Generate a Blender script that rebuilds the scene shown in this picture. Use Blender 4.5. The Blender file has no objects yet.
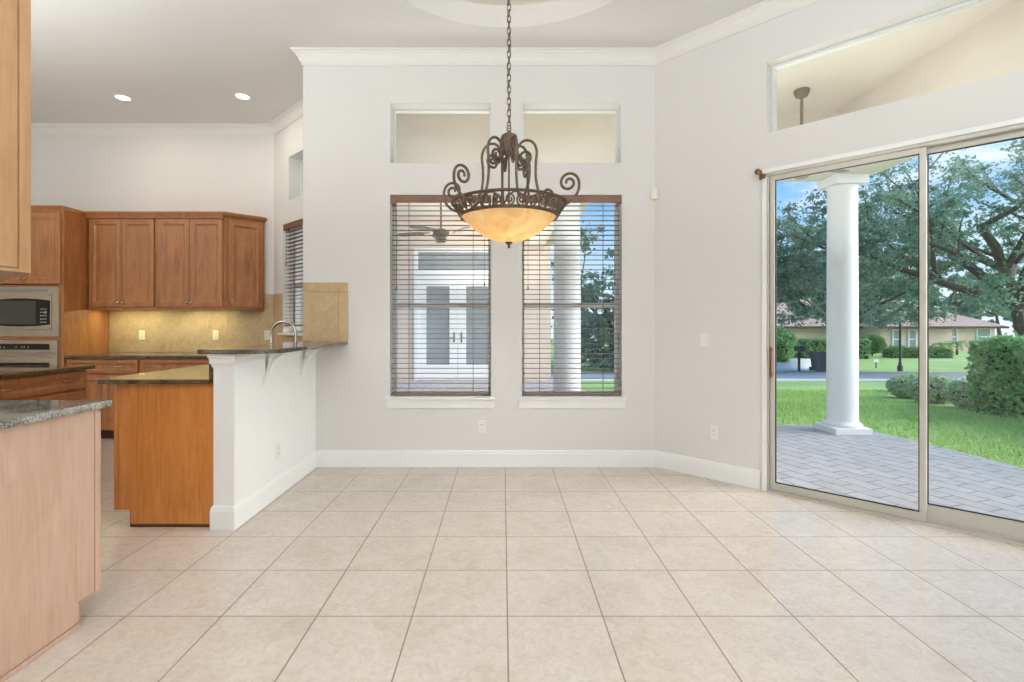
import bpy, bmesh, math, random
import numpy as np
from mathutils import Vector, Matrix

random.seed(7)
rng = np.random.default_rng(7)
C = bpy.context.scene.collection
scene = bpy.context.scene
PI = math.pi
R = math.radians

# ------------------------------------------------------------------ camera
F_PX, VPX, HOR, CAM_H = 510.0, 502.8, 324.5, 1.27
cam_d = bpy.data.cameras.new('camera')
cam = bpy.data.objects.new('camera', cam_d); C.objects.link(cam)
cam_d.sensor_width = 36.0
cam_d.lens = F_PX / 1024 * 36.0
cam_d.shift_x = (512 - VPX) / 1024
cam_d.shift_y = (HOR - 341) / 1024
cam_d.clip_start = 0.05; cam_d.clip_end = 500
cam.location = (0, 0, CAM_H); cam.rotation_euler = (PI / 2, 0, 0)
scene.camera = cam

# ------------------------------------------------------------------ view, world, sun, area lights
vs = scene.view_settings
scene.display_settings.display_device = 'sRGB'
vs.view_transform = 'Standard'; vs.look = 'None'
vs.exposure = 0.11; vs.gamma = 1.0; vs.use_curve_mapping = False
cy = scene.cycles
cy.use_denoising = True
cy.max_bounces = 8; cy.diffuse_bounces = 4; cy.glossy_bounces = 4
cy.transmission_bounces = 6; cy.transparent_max_bounces = 16
cy.sample_clamp_indirect = 6.0
cy.caustics_reflective = False; cy.caustics_refractive = False

world = bpy.data.worlds.new('sky'); scene.world = world
world.use_nodes = True
wt = world.node_tree; wt.nodes.clear()
def wn(t, **k):
    n = wt.nodes.new(t)
    for a, b in k.items(): setattr(n, a, b)
    return n
w_out = wn('ShaderNodeOutputWorld'); w_bg = wn('ShaderNodeBackground')
w_tc = wn('ShaderNodeTexCoord'); w_sep = wn('ShaderNodeSeparateXYZ')
w_ramp = wn('ShaderNodeValToRGB')
w_ramp.color_ramp.elements[0].position = 0.0; w_ramp.color_ramp.elements[0].color = (0.72, 0.86, 0.97, 1)
w_ramp.color_ramp.elements[1].position = 0.26; w_ramp.color_ramp.elements[1].color = (0.10, 0.37, 0.80, 1)
w_map = wn('ShaderNodeMapping'); w_map.inputs['Scale'].default_value = (1, 1, 2.6)
w_noise = wn('ShaderNodeTexNoise'); w_noise.inputs['Scale'].default_value = 3.2
w_noise.inputs['Detail'].default_value = 6; w_noise.inputs['Roughness'].default_value = 0.6
w_cr = wn('ShaderNodeValToRGB')
w_cr.color_ramp.elements[0].position = 0.54; w_cr.color_ramp.elements[1].position = 0.72
w_mix = wn('ShaderNodeMixRGB'); w_mix.inputs['Color2'].default_value = (1, 1, 1, 1)
L = wt.links.new
L(w_tc.outputs['Generated'], w_sep.inputs[0]); L(w_sep.outputs['Z'], w_ramp.inputs['Fac'])
L(w_tc.outputs['Generated'], w_map.inputs['Vector']); L(w_map.outputs[0], w_noise.inputs['Vector'])
L(w_noise.outputs[0], w_cr.inputs['Fac']); L(w_cr.outputs[0], w_mix.inputs['Fac'])
L(w_ramp.outputs[0], w_mix.inputs['Color1']); L(w_mix.outputs[0], w_bg.inputs['Color'])
w_bg.inputs['Strength'].default_value = 1.25
L(w_bg.outputs[0], w_out.inputs[0])

def lamp(name, kind, energy, loc, rot=(0, 0, 0), color=(1, 1, 1), size=None, size_y=None, parent=None):
    d = bpy.data.lights.new(name, kind); d.energy = energy; d.color = color
    if kind == 'AREA':
        d.shape = 'RECTANGLE' if size_y else 'DISK'
        d.size = size
        if size_y: d.size_y = size_y
    elif kind == 'SUN':
        d.angle = size
    elif size is not None:
        d.shadow_soft_size = size
    o = bpy.data.objects.new(name, d); C.objects.link(o)
    o.location = loc; o.rotation_euler = rot; o['kind'] = 'helper'
    if parent: o.parent = parent
    return o
def aim(o, target):
    v = Vector(target) - o.location
    o.rotation_euler = v.to_track_quat('-Z', 'Y').to_euler()

sun = lamp('sun', 'SUN', 6.6, (0, 0, 20), size=R(50), color=(1, 0.98, 0.96))
aim(sun, (0 - 8.0, 2.0, 20 - 3.6))
# added fill lamps, unseen and facing up, indoors and out on the porches
lamp('fill_uplight_living_room', 'AREA', 490, (0.0, -2.4, 1.9), (PI, 0, 0), (0.80, 0.90, 1.0), 3.0, 2.4)
lamp('fill_uplight_dining', 'AREA', 28, (0.3, 0.0, 1.9), (PI, 0, 0), (0.785, 0.90, 1.0), 1.4, 1.0)
lamp('fill_uplight_kitchen', 'AREA', 112, (-4.2, 1.9, 2.1), (PI, 0, 0), (0.88, 0.95, 0.97), 1.6, 1.4)
lamp('fill_uplight_porch', 'AREA', 33, (2.75, 4.5, 2.0), (PI, 0, 0), (1, 0.97, 0.93), 0.9, 2.4)  # from here on: unseen fill lamps added to brighten porch and courtyard
lamp('fill_uplight_courtyard', 'AREA', 75, (-0.4, 9.9, 2.0), (PI, 0, 0), (1, 0.98, 0.95), 1.6, 2.6)
lamp('fill_uplight_back_porch', 'AREA', 21, (0.0, 5.30, 2.1), (PI, 0, 0), (1, 0.98, 0.95), 2.6, 0.5)

# ------------------------------------------------------------------ materials
def srgb(r, g, b):
    f = lambda c: ((c / 255) / 12.92) if c <= 10 else (((c / 255) + 0.055) / 1.055) ** 2.4
    return (f(r), f(g), f(b), 1)
class NT:
    def __init__(s, name):
        s.m = bpy.data.materials.new(name); s.m.use_nodes = True
        s.t = s.m.node_tree; s.t.nodes.clear()
        s.out = s.n('ShaderNodeOutputMaterial')
    def n(s, t, inp=None, **k):
        x = s.t.nodes.new(t)
        for a_, b_ in k.items(): setattr(x, a_, b_)
        for a_, b_ in (inp or {}).items(): x.inputs[a_].default_value = b_
        return x
    def l(s, a_, b_): s.t.links.new(a_, b_)
    def bsdf(s, **k):
        b = s.n('ShaderNodeBsdfPrincipled')
        for a_, v in k.items(): b.inputs[a_.replace('_', ' ')].default_value = v
        s.l(b.outputs[0], s.out.inputs[0]); s.b = b
        return b
    def coord(s, scale=(1, 1, 1), rot=(0, 0, 0), loc=(0, 0, 0), kind='Object'):
        tc = s.n('ShaderNodeTexCoord'); mp = s.n('ShaderNodeMapping')
        mp.inputs['Scale'].default_value = scale; mp.inputs['Rotation'].default_value = rot
        mp.inputs['Location'].default_value = loc
        s.l(tc.outputs[kind], mp.inputs[0]); return mp.outputs[0]
    def noise(s, vec, scale, detail=4, rough=0.5, dist=0.0):
        x = s.n('ShaderNodeTexNoise', {'Scale': scale, 'Detail': detail, 'Roughness': rough, 'Distortion': dist})
        s.l(vec, x.inputs['Vector']); return x.outputs[0]
    def ramp(s, fac, stops):
        x = s.n('ShaderNodeValToRGB'); cr = x.color_ramp
        while len(cr.elements) < len(stops): cr.elements.new(0.5)
        for e, (p, c) in zip(cr.elements, stops): e.position = p; e.color = c
        s.l(fac, x.inputs[0]); return x.outputs[0]
    def mix(s, fac, a_, b_, mode='MIX'):
        x = s.n('ShaderNodeMixRGB', blend_type=mode)
        for i, v in enumerate((fac, a_, b_)):
            if hasattr(v, 'links'): s.l(v, x.inputs[i])
            else: x.inputs[i].default_value = v
        return x.outputs[0]
    def bump(s, h, strength, dist=0.01):
        x = s.n('ShaderNodeBump', {'Strength': strength, 'Distance': dist})
        s.l(h, x.inputs['Height']); s.l(x.outputs[0], s.b.inputs['Normal'])

def plain(name, col, rough=0.5, metal=0.0, var=0.04, nscale=6, bump=0.0, bscale=80, **k):
    t = NT(name); t.bsdf(Roughness=rough, Metallic=metal, **k)
    v = t.coord(); n = t.noise(v, nscale)
    lo = tuple(c * (1 - var) for c in col[:3]) + (1,); hi = tuple(min(1, c * (1 + var)) for c in col[:3]) + (1,)
    t.l(t.ramp(n, [(0.3, lo), (0.7, hi)]), t.b.inputs['Base Color'])
    if bump: t.bump(t.noise(v, bscale), bump, 0.003)
    return t.m

def wood(name, dark, mid, light, rough=0.34, grain=(16, 16, 1.3), coat=0.25):
    t = NT(name); t.bsdf(Roughness=rough, Coat_Weight=coat, Coat_Roughness=0.2)
    v = t.coord(scale=grain); n1 = t.noise(v, 1.5, 6, 0.6, 1.2)
    v2 = t.coord(scale=(90, 90, 3.0)); n2 = t.noise(v2, 1.0, 3, 0.6, 0.2)
    v3 = t.coord(scale=(5.5, 5.5, 2.4)); n3 = t.noise(v3, 1.0, 4, 0.6, 1.4)
    c = t.ramp(n1, [(0.25, dark), (0.5, mid), (0.78, light)])
    c = t.mix(0.16, c, t.ramp(n2, [(0.35, dark), (0.65, light)]))
    c = t.mix(0.30, c, t.ramp(n3, [(0.35, dark), (0.65, light)]))
    t.l(c, t.b.inputs['Base Color']); t.bump(n2, 0.03, 0.001)
    return t.m

def granite(name, lo, mid, hi, rough=0.035):
    t = NT(name); t.bsdf(Roughness=rough, Specular_IOR_Level=0.75)
    v = t.coord()
    vo = t.n('ShaderNodeTexVoronoi', {'Scale': 190.0}); t.l(v, vo.inputs['Vector'])
    n = t.noise(v, 110, 3, 0.6); n2 = t.noise(v, 12, 3, 0.5)
    c = t.ramp(n, [(0.36, lo), (0.5, mid), (0.66, hi)])
    c2 = t.ramp(vo.outputs['Color'], [(0.25, lo), (0.55, mid), (0.9, hi)])
    c = t.mix(0.5, c, c2); c = t.mix(0.25, c, t.ramp(n2, [(0.35, lo), (0.65, hi)]))
    t.l(c, t.b.inputs['Base Color'])
    return t.m

def glass_mat(name, tint=(0.97, 0.985, 0.98, 1), refl=1.5):
    t = NT(name)
    tr = t.n('ShaderNodeBsdfTransparent'); tr.inputs[0].default_value = tint
    gl = t.n('ShaderNodeBsdfGlossy'); gl.inputs['Roughness'].default_value = 0.0
    fr = t.n('ShaderNodeFresnel'); fr.inputs['IOR'].default_value = 1.45
    mp = t.n('ShaderNodeMath', operation='MULTIPLY'); t.l(fr.outputs[0], mp.inputs[0]); mp.inputs[1].default_value = refl
    ge = t.n('ShaderNodeNewGeometry'); iv = t.n('ShaderNodeMath', operation='SUBTRACT'); iv.inputs[0].default_value = 1.0; t.l(ge.outputs['Backfacing'], iv.inputs[1])
    m3 = t.n('ShaderNodeMath', operation='MULTIPLY'); t.l(mp.outputs[0], m3.inputs[0]); t.l(iv.outputs[0], m3.inputs[1]); mp = m3
    mx = t.n('ShaderNodeMixShader')
    t.l(mp.outputs[0], mx.inputs[0]); t.l(tr.outputs[0], mx.inputs[1]); t.l(gl.outputs[0], mx.inputs[2])
    t.l(mx.outputs[0], t.out.inputs[0])
    return t.m

def leafy(name, dark, mid, light, scale=1.5, trans=0.35):
    t = NT(name); v = t.coord(kind='Object')
    n = t.noise(v, scale, 3, 0.6); n2 = t.noise(v, scale * 9, 2, 0.6)
    c = t.ramp(n, [(0.3, dark), (0.5, mid), (0.72, light)])
    c = t.mix(0.5, c, t.ramp(n2, [(0.3, dark), (0.5, mid), (0.72, light)]))
    d = t.n('ShaderNodeBsdfDiffuse'); tl = t.n('ShaderNodeBsdfTranslucent'); mx = t.n('ShaderNodeMixShader')
    mx.inputs[0].default_value = trans
    t.l(c, d.inputs[0]); t.l(c, tl.inputs[0]); t.l(d.outputs[0], mx.inputs[1]); t.l(tl.outputs[0], mx.inputs[2])
    t.l(mx.outputs[0], t.out.inputs[0])
    return t.m

M = {}
M['wall'] = plain('greige_wall_paint', srgb(225, 221, 216), 0.85, var=0.012, nscale=1.2, bump=0.05, bscale=240)
M['ceiling'] = plain('ceiling_paint', srgb(230, 227, 222), 0.9, var=0.012, nscale=1.2, bump=0.06, bscale=200)
M['trim'] = plain('white_trim_paint', srgb(243, 242, 239), 0.45, var=0.008)
M['crown'] = plain('cream_crown_paint', srgb(230, 226, 218), 0.6, var=0.008)
M['dome'] = plain('dome_paint', srgb(224, 219, 211), 0.9, var=0.012, nscale=1.2)
M['white'] = plain('white_plastic', srgb(236, 234, 228), 0.4, var=0.01)
M['slot'] = plain('dark_slot', srgb(128, 124, 118), 0.6)
M['almond'] = plain('almond_plastic', srgb(240, 232, 205), 0.4, var=0.01)
M['alu'] = plain('champagne_aluminium', srgb(196, 190, 178), 0.42, metal=0.25, var=0.03)
M['gasket'] = plain('black_gasket', srgb(30, 30, 30), 0.6)
M['vinyl'] = plain('white_vinyl', srgb(226, 226, 222), 0.4, var=0.01)
M['glass'] = glass_mat('window_glass')
M['blind'] = plain('walnut_blind_slat', srgb(136, 108, 86), 0.45, var=0.15, nscale=9)
M['valance'] = plain('walnut_valance', srgb(124, 86, 60), 0.4, var=0.14, nscale=7)
M['cord'] = plain('blind_cord', srgb(92, 76, 62), 0.7)
M['cab'] = wood('kitchen_maple_stain', srgb(140, 86, 46), srgb(176, 114, 66), srgb(200, 136, 84))
M['cabend'] = wood('peninsula_maple_stain', srgb(176, 104, 44), srgb(206, 130, 62), srgb(226, 152, 82))
M['pale'] = wood('maple_lit_tone', srgb(190, 152, 128), srgb(210, 174, 150), srgb(222, 190, 168), rough=0.3)  # same maple made paler: bright light put into the colour
M['honey_lit'] = wood('maple_lit_tone_honey', srgb(186, 140, 96), srgb(206, 160, 114), srgb(218, 176, 130), rough=0.3)  # maple of the near wall cabinet, strong light mixed into its colour
M['toe'] = plain('dark_toe_kick', srgb(84, 48, 30), 0.6, var=0.1)
M['granite'] = granite('dark_granite', srgb(18, 13, 10), srgb(58, 44, 32), srgb(150, 126, 94))
M['granite_sheen'] = granite('granite_painted_sheen', srgb(64, 62, 56), srgb(138, 136, 128), srgb(212, 210, 202))  # dark granite turned grey: reflected light put into the speckle colours
M['steel'] = plain('brushed_steel', srgb(190, 178, 160), 0.3, metal=0.9, var=0.06, nscale=20)
M['nickel'] = plain('brushed_nickel', srgb(196, 190, 178), 0.25, metal=1.0, var=0.03)
M['chrome'] = plain('chrome', srgb(200, 196, 188), 0.12, metal=1.0, var=0.02)
M['black'] = plain('black_glass', srgb(18, 17, 16), 0.08)
M['darkscreen'] = plain('microwave_window', srgb(70, 68, 64), 0.15)
M['keys'] = plain('key_legend', srgb(190, 188, 180), 0.5)
M['bronze'] = plain('antique_bronze', srgb(104, 88, 74), 0.45, metal=0.6, var=0.35, nscale=60, bump=0.1, bscale=150)
M['brownknob'] = plain('brown_wood_bracket', srgb(124, 80, 48), 0.35, var=0.3, nscale=60)
M['stucco_pink'] = plain('pink_beige_stucco', srgb(226, 206, 192), 0.9, var=0.03, bump=0.2, bscale=90)
M['stucco'] = plain('beige_stucco', srgb(218, 190, 172), 0.9, var=0.04, nscale=0.8)
M['soffit'] = plain('cream_soffit', srgb(218, 208, 195), 0.9, var=0.02)
M['column'] = plain('white_column_stucco', srgb(226, 226, 228), 0.75, var=0.01)
M['doorwhite'] = plain('white_door_paint', srgb(244, 244, 244), 0.4, var=0.01)
M['doorglass'] = plain('curtained_door_glass', srgb(150, 156, 160), 0.15, var=0.12, nscale=3)
M['bark'] = plain('grey_bark', srgb(92, 80, 68), 0.95, var=0.35, nscale=9, bump=0.6, bscale=12)
M['concrete'] = plain('pale_concrete', srgb(206, 204, 200), 0.9, var=0.05, nscale=2)
M['asphalt'] = plain('grey_asphalt', srgb(150, 153, 158), 0.95, var=0.08, nscale=3)
M['darkmetal'] = plain('dark_painted_metal', srgb(44, 46, 46), 0.5)
M['bin'] = plain('navy_bin_plastic', srgb(38, 48, 72), 0.5)
M['fan'] = plain('fan_bronze', srgb(128, 118, 104), 0.5, metal=0.2)
M['mulch'] = plain('dark_mulch', srgb(84, 62, 50), 0.95, var=0.4, nscale=12)
M['oak'] = leafy('oak_leaves', srgb(84, 114, 92), srgb(130, 162, 132), srgb(190, 210, 176), 0.9)
M['oakdark'] = leafy('dark_oak_leaves', srgb(76, 108, 90), srgb(118, 152, 128), srgb(178, 202, 172), 0.9)
M['hedge'] = leafy('hedge_leaves', srgb(84, 130, 92), srgb(130, 176, 116), srgb(196, 228, 140), 2.2, 0.25)
M['bush'] = leafy('bush_leaves', srgb(62, 100, 60), srgb(106, 150, 86), srgb(164, 198, 116), 2.0, 0.25)
M['varieg'] = leafy('variegated_leaves', srgb(120, 146, 104), srgb(184, 200, 156), srgb(240, 244, 216), 6.0, 0.2)
M['hedgecore'] = plain('hedge_core', srgb(30, 46, 28), 0.95, var=0.3)

# floor tile: 41.5 cm square travertine-look porcelain
t = NT('travertine_floor_tile'); t.bsdf(Roughness=0.3)
T_ = 0.415
v = t.coord(loc=(-0.02, -(2.2204 - 5 * T_), 0))
bk = t.n('ShaderNodeTexBrick', {'Scale': 1.0, 'Mortar Size': 0.0036, 'Mortar Smooth': 0.25, 'Bias': 0.0, 'Brick Width': T_, 'Row Height': T_,
                                'Color1': (0.46, 0.46, 0.46, 1), 'Color2': (0.54, 0.54, 0.54, 1), 'Mortar': (0, 0, 0, 1)}, offset=0.0, squash=1.0)
t.l(v, bk.inputs['Vector'])
vv = t.coord(); n1 = t.noise(vv, 3.2, 8, 0.62, 0.8); n2 = t.noise(vv, 22, 5, 0.65, 1.5)
c = t.ramp(n1, [(0.28, srgb(200, 184, 167)), (0.5, srgb(213, 200, 185)), (0.75, srgb(224, 213, 200))])
c = t.mix(0.45, c, t.ramp(n2, [(0.3, srgb(192, 174, 156)), (0.6, srgb(222, 210, 197))]))
c = t.mix(0.35, c, bk.outputs['Color'], 'OVERLAY')
c = t.mix(bk.outputs['Fac'], c, srgb(146, 130, 114))
t.l(c, t.b.inputs['Base Color'])
rr = t.ramp(bk.outputs['Fac'], [(0.0, (0.22, 0.22, 0.22, 1)), (1.0, (0.8, 0.8, 0.8, 1))]); t.l(rr, t.b.inputs['Roughness'])
inv = t.n('ShaderNodeMath', operation='SUBTRACT'); inv.inputs[0].default_value = 1.0; t.l(bk.outputs['Fac'], inv.inputs[1])
t.bump(inv.outputs[0], 0.35, 0.004)
M['tile'] = t.m

# diagonal kitchen wall tile with a straight border drawn by geometry
t = NT('tan_wall_tile'); t.bsdf(Roughness=0.35)
v = t.coord(rot=(PI / 2, 0, 0)); v = t.coord(rot=(0, R(45), 0))
sp = t.n('ShaderNodeSeparateXYZ'); t.l(v, sp.inputs[0]); cb = t.n('ShaderNodeCombineXYZ')
t.l(sp.outputs[0], cb.inputs[0]); t.l(sp.outputs[2], cb.inputs[1])
bk = t.n('ShaderNodeTexBrick', {'Scale': 1.0, 'Mortar Size': 0.0022, 'Mortar Smooth': 0.3, 'Brick Width': 0.33, 'Row Height': 0.33,
                                'Color1': (0.47, 0.47, 0.47, 1), 'Color2': (0.53, 0.53, 0.53, 1), 'Mortar': (0, 0, 0, 1)}, offset=0.0)
t.l(cb.outputs[0], bk.inputs['Vector'])
vv = t.coord(); n1 = t.noise(vv, 7, 6, 0.65, 1.0); n2 = t.noise(vv, 38, 4, 0.6, 1.0)
c = t.ramp(n1, [(0.3, srgb(178, 148, 108)), (0.52, srgb(198, 170, 130)), (0.75, srgb(212, 188, 152))])
c = t.mix(0.3, c, t.ramp(n2, [(0.3, srgb(170, 138, 98)), (0.65, srgb(212, 188, 150))]))
c = t.mix(0.3, c, bk.outputs['Color'], 'OVERLAY')
c = t.mix(bk.outputs['Fac'], c, srgb(176, 150, 116)); t.l(c, t.b.inputs['Base Color'])
M['walltile'] = t.m
M['walltile_border'] = plain('tan_tile_border', srgb(196, 168, 128), 0.35, var=0.10, nscale=14)

# patio pavers
t = NT('patio_pavers'); t.bsdf(Roughness=0.85)
v = t.coord(rot=(0, 0, R(-109)))
bk = t.n('ShaderNodeTexBrick', {'Scale': 1.0, 'Mortar Size': 0.008, 'Mortar Smooth': 0.5, 'Brick Width': 0.30, 'Row Height': 0.15,
                                'Color1': srgb(176, 172, 172), 'Color2': srgb(160, 156, 156), 'Mortar': srgb(96, 92, 92)}, offset=0.5)
t.l(v, bk.inputs['Vector'])
n = t.noise(t.coord(), 9, 5, 0.6)
c = t.mix(0.3, bk.outputs['Color'], t.ramp(n, [(0.3, srgb(138, 134, 136)), (0.7, srgb(194, 190, 190))]))
t.l(c, t.b.inputs['Base Color'])
inv = t.n('ShaderNodeMath', operation='SUBTRACT'); inv.inputs[0].default_value = 1.0; t.l(bk.outputs['Fac'], inv.inputs[1])
t.bump(inv.outputs[0], 0.5, 0.008)
M['paver'] = t.m

t = NT('lawn_ground'); t.bsdf(Roughness=0.95)
n = t.noise(t.coord(), 0.35, 5, 0.65); n2 = t.noise(t.coord(), 14, 4, 0.7)
c = t.ramp(n, [(0.3, srgb(126, 158, 84)), (0.55, srgb(156, 186, 106)), (0.75, srgb(178, 204, 126))])
c = t.mix(0.35, c, t.ramp(n2, [(0.3, srgb(108, 142, 68)), (0.7, srgb(188, 214, 134))]))
t.l(c, t.b.inputs['Base Color'])
M['lawn'] = t.m
M['grass'] = leafy('grass_blades', srgb(132, 162, 86), srgb(168, 196, 112), srgb(204, 224, 144), 1.2, 0.3)

t = NT('barrel_roof_tile'); t.bsdf(Roughness=0.9)
v = t.coord(); wv = t.n('ShaderNodeTexWave', {'Scale': 0.9, 'Distortion': 0.0}); wv.bands_direction = 'X'; t.l(v, wv.inputs['Vector'])
n = t.noise(v, 3.0, 4, 0.7)
c = t.ramp(n, [(0.3, srgb(150, 122, 112)), (0.55, srgb(184, 152, 138)), (0.75, srgb(210, 182, 166))])
c = t.mix(0.35, c, t.ramp(wv.outputs[0], [(0.1, srgb(120, 94, 86)), (0.6, srgb(206, 178, 164))])); t.l(c, t.b.inputs['Base Color'])
t.bump(wv.outputs[0], 0.6, 0.08)
M['rooftile'] = t.m

# alabaster bowl: a lit lamp shade (translucent, gives off warm light)
t = NT('lit_alabaster_glass')
v = t.coord(); n = t.noise(v, 9, 5, 0.6, 1.5)
c = t.ramp(n, [(0.3, srgb(238, 204, 146)), (0.55, srgb(248, 222, 172)), (0.75, srgb(253, 236, 200))])
di = t.n('ShaderNodeBsdfDiffuse'); tl = t.n('ShaderNodeBsdfTranslucent'); gl = t.n('ShaderNodeBsdfGlossy'); gl.inputs['Roughness'].default_value = 0.25
m1 = t.n('ShaderNodeMixShader'); m1.inputs[0].default_value = 0.6; m2 = t.n('ShaderNodeMixShader'); m2.inputs[0].default_value = 0.06
em = t.n('ShaderNodeEmission'); em.inputs['Strength'].default_value = 0.12; ad = t.n('ShaderNodeAddShader')
for s_ in (di, tl, em): t.l(c, s_.inputs[0])
t.l(di.outputs[0], m1.inputs[1]); t.l(tl.outputs[0], m1.inputs[2]); t.l(m1.outputs[0], m2.inputs[1]); t.l(gl.outputs[0], m2.inputs[2])
t.l(m2.outputs[0], ad.inputs[0]); t.l(em.outputs[0], ad.inputs[1]); t.l(ad.outputs[0], t.out.inputs[0])
M['bowl'] = t.m
def emit(name, col, s):
    t = NT(name); e = t.n('ShaderNodeEmission'); e.inputs[0].default_value = col; e.inputs[1].default_value = s
    t.l(e.outputs[0], t.out.inputs[0]); return t.m
M['lens'] = emit('lit_downlight_lens', (1, 0.95, 0.86, 1), 9.0)
M['strip'] = emit('lit_under_cabinet_strip', (1, 0.84, 0.48, 1), 4.0)

# ------------------------------------------------------------------ mesh helpers (all in the local space of the thing)
class MB:
    def __init__(s): s.bm = bmesh.new(); s.smooth = False
    def box(s, x0, x1, y0, y1, z0, z1, bev=0.0):
        b = bmesh.new(); bmesh.ops.create_cube(b, size=1.0)
        bmesh.ops.scale(b, vec=(abs(x1 - x0), abs(y1 - y0), abs(z1 - z0)), verts=b.verts)
        bmesh.ops.translate(b, vec=((x0 + x1) / 2, (y0 + y1) / 2, (z0 + z1) / 2), verts=b.verts)
        if bev: bmesh.ops.bevel(b, geom=b.edges[:], offset=bev, segments=2, profile=0.6, affect='EDGES')
        s.add(b); return s
    def add(s, b, mat=None):
        if mat is not None: bmesh.ops.transform(b, matrix=mat, verts=b.verts)
        me = bpy.data.meshes.new('tmp'); b.to_mesh(me); b.free(); s.bm.from_mesh(me); bpy.data.meshes.remove(me)
    def prism(s, pts, z0, z1, bev=0.0):
        b = bmesh.new()
        lo = [b.verts.new((p[0], p[1], z0)) for p in pts]; hi = [b.verts.new((p[0], p[1], z1)) for p in pts]
        n = len(pts)
        b.faces.new(lo[::-1]); b.faces.new(hi)
        for i in range(n): b.faces.new((lo[i], lo[(i + 1) % n], hi[(i + 1) % n], hi[i]))
        bmesh.ops.recalc_face_normals(b, faces=b.faces)
        if bev: bmesh.ops.bevel(b, geom=b.edges[:], offset=bev, segments=2, profile=0.6, affect='EDGES')
        s.add(b); return s
    def prism_x(s, pts, x0, x1):     # outline in (y, z), extruded along x
        b = bmesh.new()
        lo = [b.verts.new((x0, p[0], p[1])) for p in pts]; hi = [b.verts.new((x1, p[0], p[1])) for p in pts]
        n = len(pts); b.faces.new(lo[::-1]); b.faces.new(hi)
        for i in range(n): b.faces.new((lo[i], lo[(i + 1) % n], hi[(i + 1) % n], hi[i]))
        bmesh.ops.recalc_face_normals(b, faces=b.faces); s.add(b); return s
    def prism_y(s, pts, y0, y1):     # outline in (x, z), extruded along y
        b = bmesh.new()
        lo = [b.verts.new((p[0], y0, p[1])) for p in pts]; hi = [b.verts.new((p[0], y1, p[1])) for p in pts]
        n = len(pts); b.faces.new(lo[::-1]); b.faces.new(hi)
        for i in range(n): b.faces.new((lo[i], lo[(i + 1) % n], hi[(i + 1) % n], hi[i]))
        bmesh.ops.recalc_face_normals(b, faces=b.faces); s.add(b); return s
    def lathe(s, prof, cx=0, cy=0, seg=32, caps=False):
        b = bmesh.new(); rings = []
        for r, z in prof:
            if r < 1e-5: rings.append([b.verts.new((cx, cy, z))])
            else: rings.append([b.verts.new((cx + r * math.cos(2 * PI * i / seg), cy + r * math.sin(2 * PI * i / seg), z)) for i in range(seg)])
        for A, B in zip(rings, rings[1:]):
            for i in range(seg):
                j = (i + 1) % seg
                if len(A) == 1 and len(B) == 1: continue
                if len(A) == 1: b.faces.new((A[0], B[j], B[i]))
                elif len(B) == 1: b.faces.new((A[i], A[j], B[0]))
                else: b.faces.new((A[i], A[j], B[j], B[i]))
        if caps:
            for rg in (rings[0], rings[-1]):
                if len(rg) > 2: b.faces.new(rg)
        bmesh.ops.recalc_face_normals(b, faces=b.faces); s.smooth = True; s.add(b); return s
    def tube(s, pts, r, seg=8, closed=False):
        pts = [Vector(p) for p in pts]; n = len(pts)
        rad = r if isinstance(r, (list, tuple)) else [r] * n
        b = bmesh.new(); rings = []; up = None
        for i, p in enumerate(pts):
            if closed: d = pts[(i + 1) % n] - pts[i - 1]
            else: d = pts[min(i + 1, n - 1)] - pts[max(i - 1, 0)]
            if d.length < 1e-9: d = Vector((0, 0, 1))
            d.normalize()
            if up is None:
                up = Vector((0, 0, 1)) if abs(d.z) < 0.9 else Vector((1, 0, 0))
            u = (up - d * up.dot(d))
            if u.length < 1e-6: u = d.orthogonal()
            u.normalize(); w = d.cross(u); up = u
            rings.append([b.verts.new(p + (u * math.cos(2 * PI * k / seg) + w * math.sin(2 * PI * k / seg)) * rad[i]) for k in range(seg)])
        m = n if closed else n - 1
        for i in range(m):
            A, B = rings[i], rings[(i + 1) % n]
            for k in range(seg): b.faces.new((A[k], A[(k + 1) % seg], B[(k + 1) % seg], B[k]))
        if not closed: b.faces.new(rings[0][::-1]); b.faces.new(rings[-1])
        s.smooth = True; s.add(b); return s
    def ball(s, x, y, z, r, sz=1.0, u=16, v_=10):
        b = bmesh.new(); bmesh.ops.create_uvsphere(b, u_segments=u, v_segments=v_, radius=r)
        bmesh.ops.scale(b, vec=(1, 1, sz), verts=b.verts); bmesh.ops.translate(b, vec=(x, y, z), verts=b.verts)
        s.smooth = True; s.add(b); return s
    def build(s, name, mat, parent=None, loc=None, rz=0):
        me = bpy.data.meshes.new(name); s.bm.to_mesh(me); s.bm.free()
        me.materials.append(mat)
        if s.smooth:
            for p in me.polygons: p.use_smooth = True
            try: me.set_sharp_from_angle(angle=R(40))
            except Exception: pass
        o = bpy.data.objects.new(name, me); C.objects.link(o)
        if parent: o.parent = parent
        if loc is not None: o.location = loc
        if rz: o.rotation_euler = (0, 0, rz)
        return o

def mesh_np(name, verts, faces, mat, parent=None, loc=None):
    me = bpy.data.meshes.new(name)
    nv, nf, k = len(verts), len(faces), faces.shape[1]
    me.vertices.add(nv); me.vertices.foreach_set('co', verts.astype(np.float32).ravel())
    me.loops.add(nf * k); me.loops.foreach_set('vertex_index', faces.astype(np.int32).ravel())
    me.polygons.add(nf); me.polygons.foreach_set('loop_start', np.arange(0, nf * k, k, dtype=np.int32))
    me.polygons.foreach_set('loop_total', np.full(nf, k, dtype=np.int32))
    me.update(calc_edges=True); me.materials.append(mat)
    o = bpy.data.objects.new(name, me); C.objects.link(o)
    if parent: o.parent = parent
    if loc is not None: o.location = loc
    return o

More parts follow.
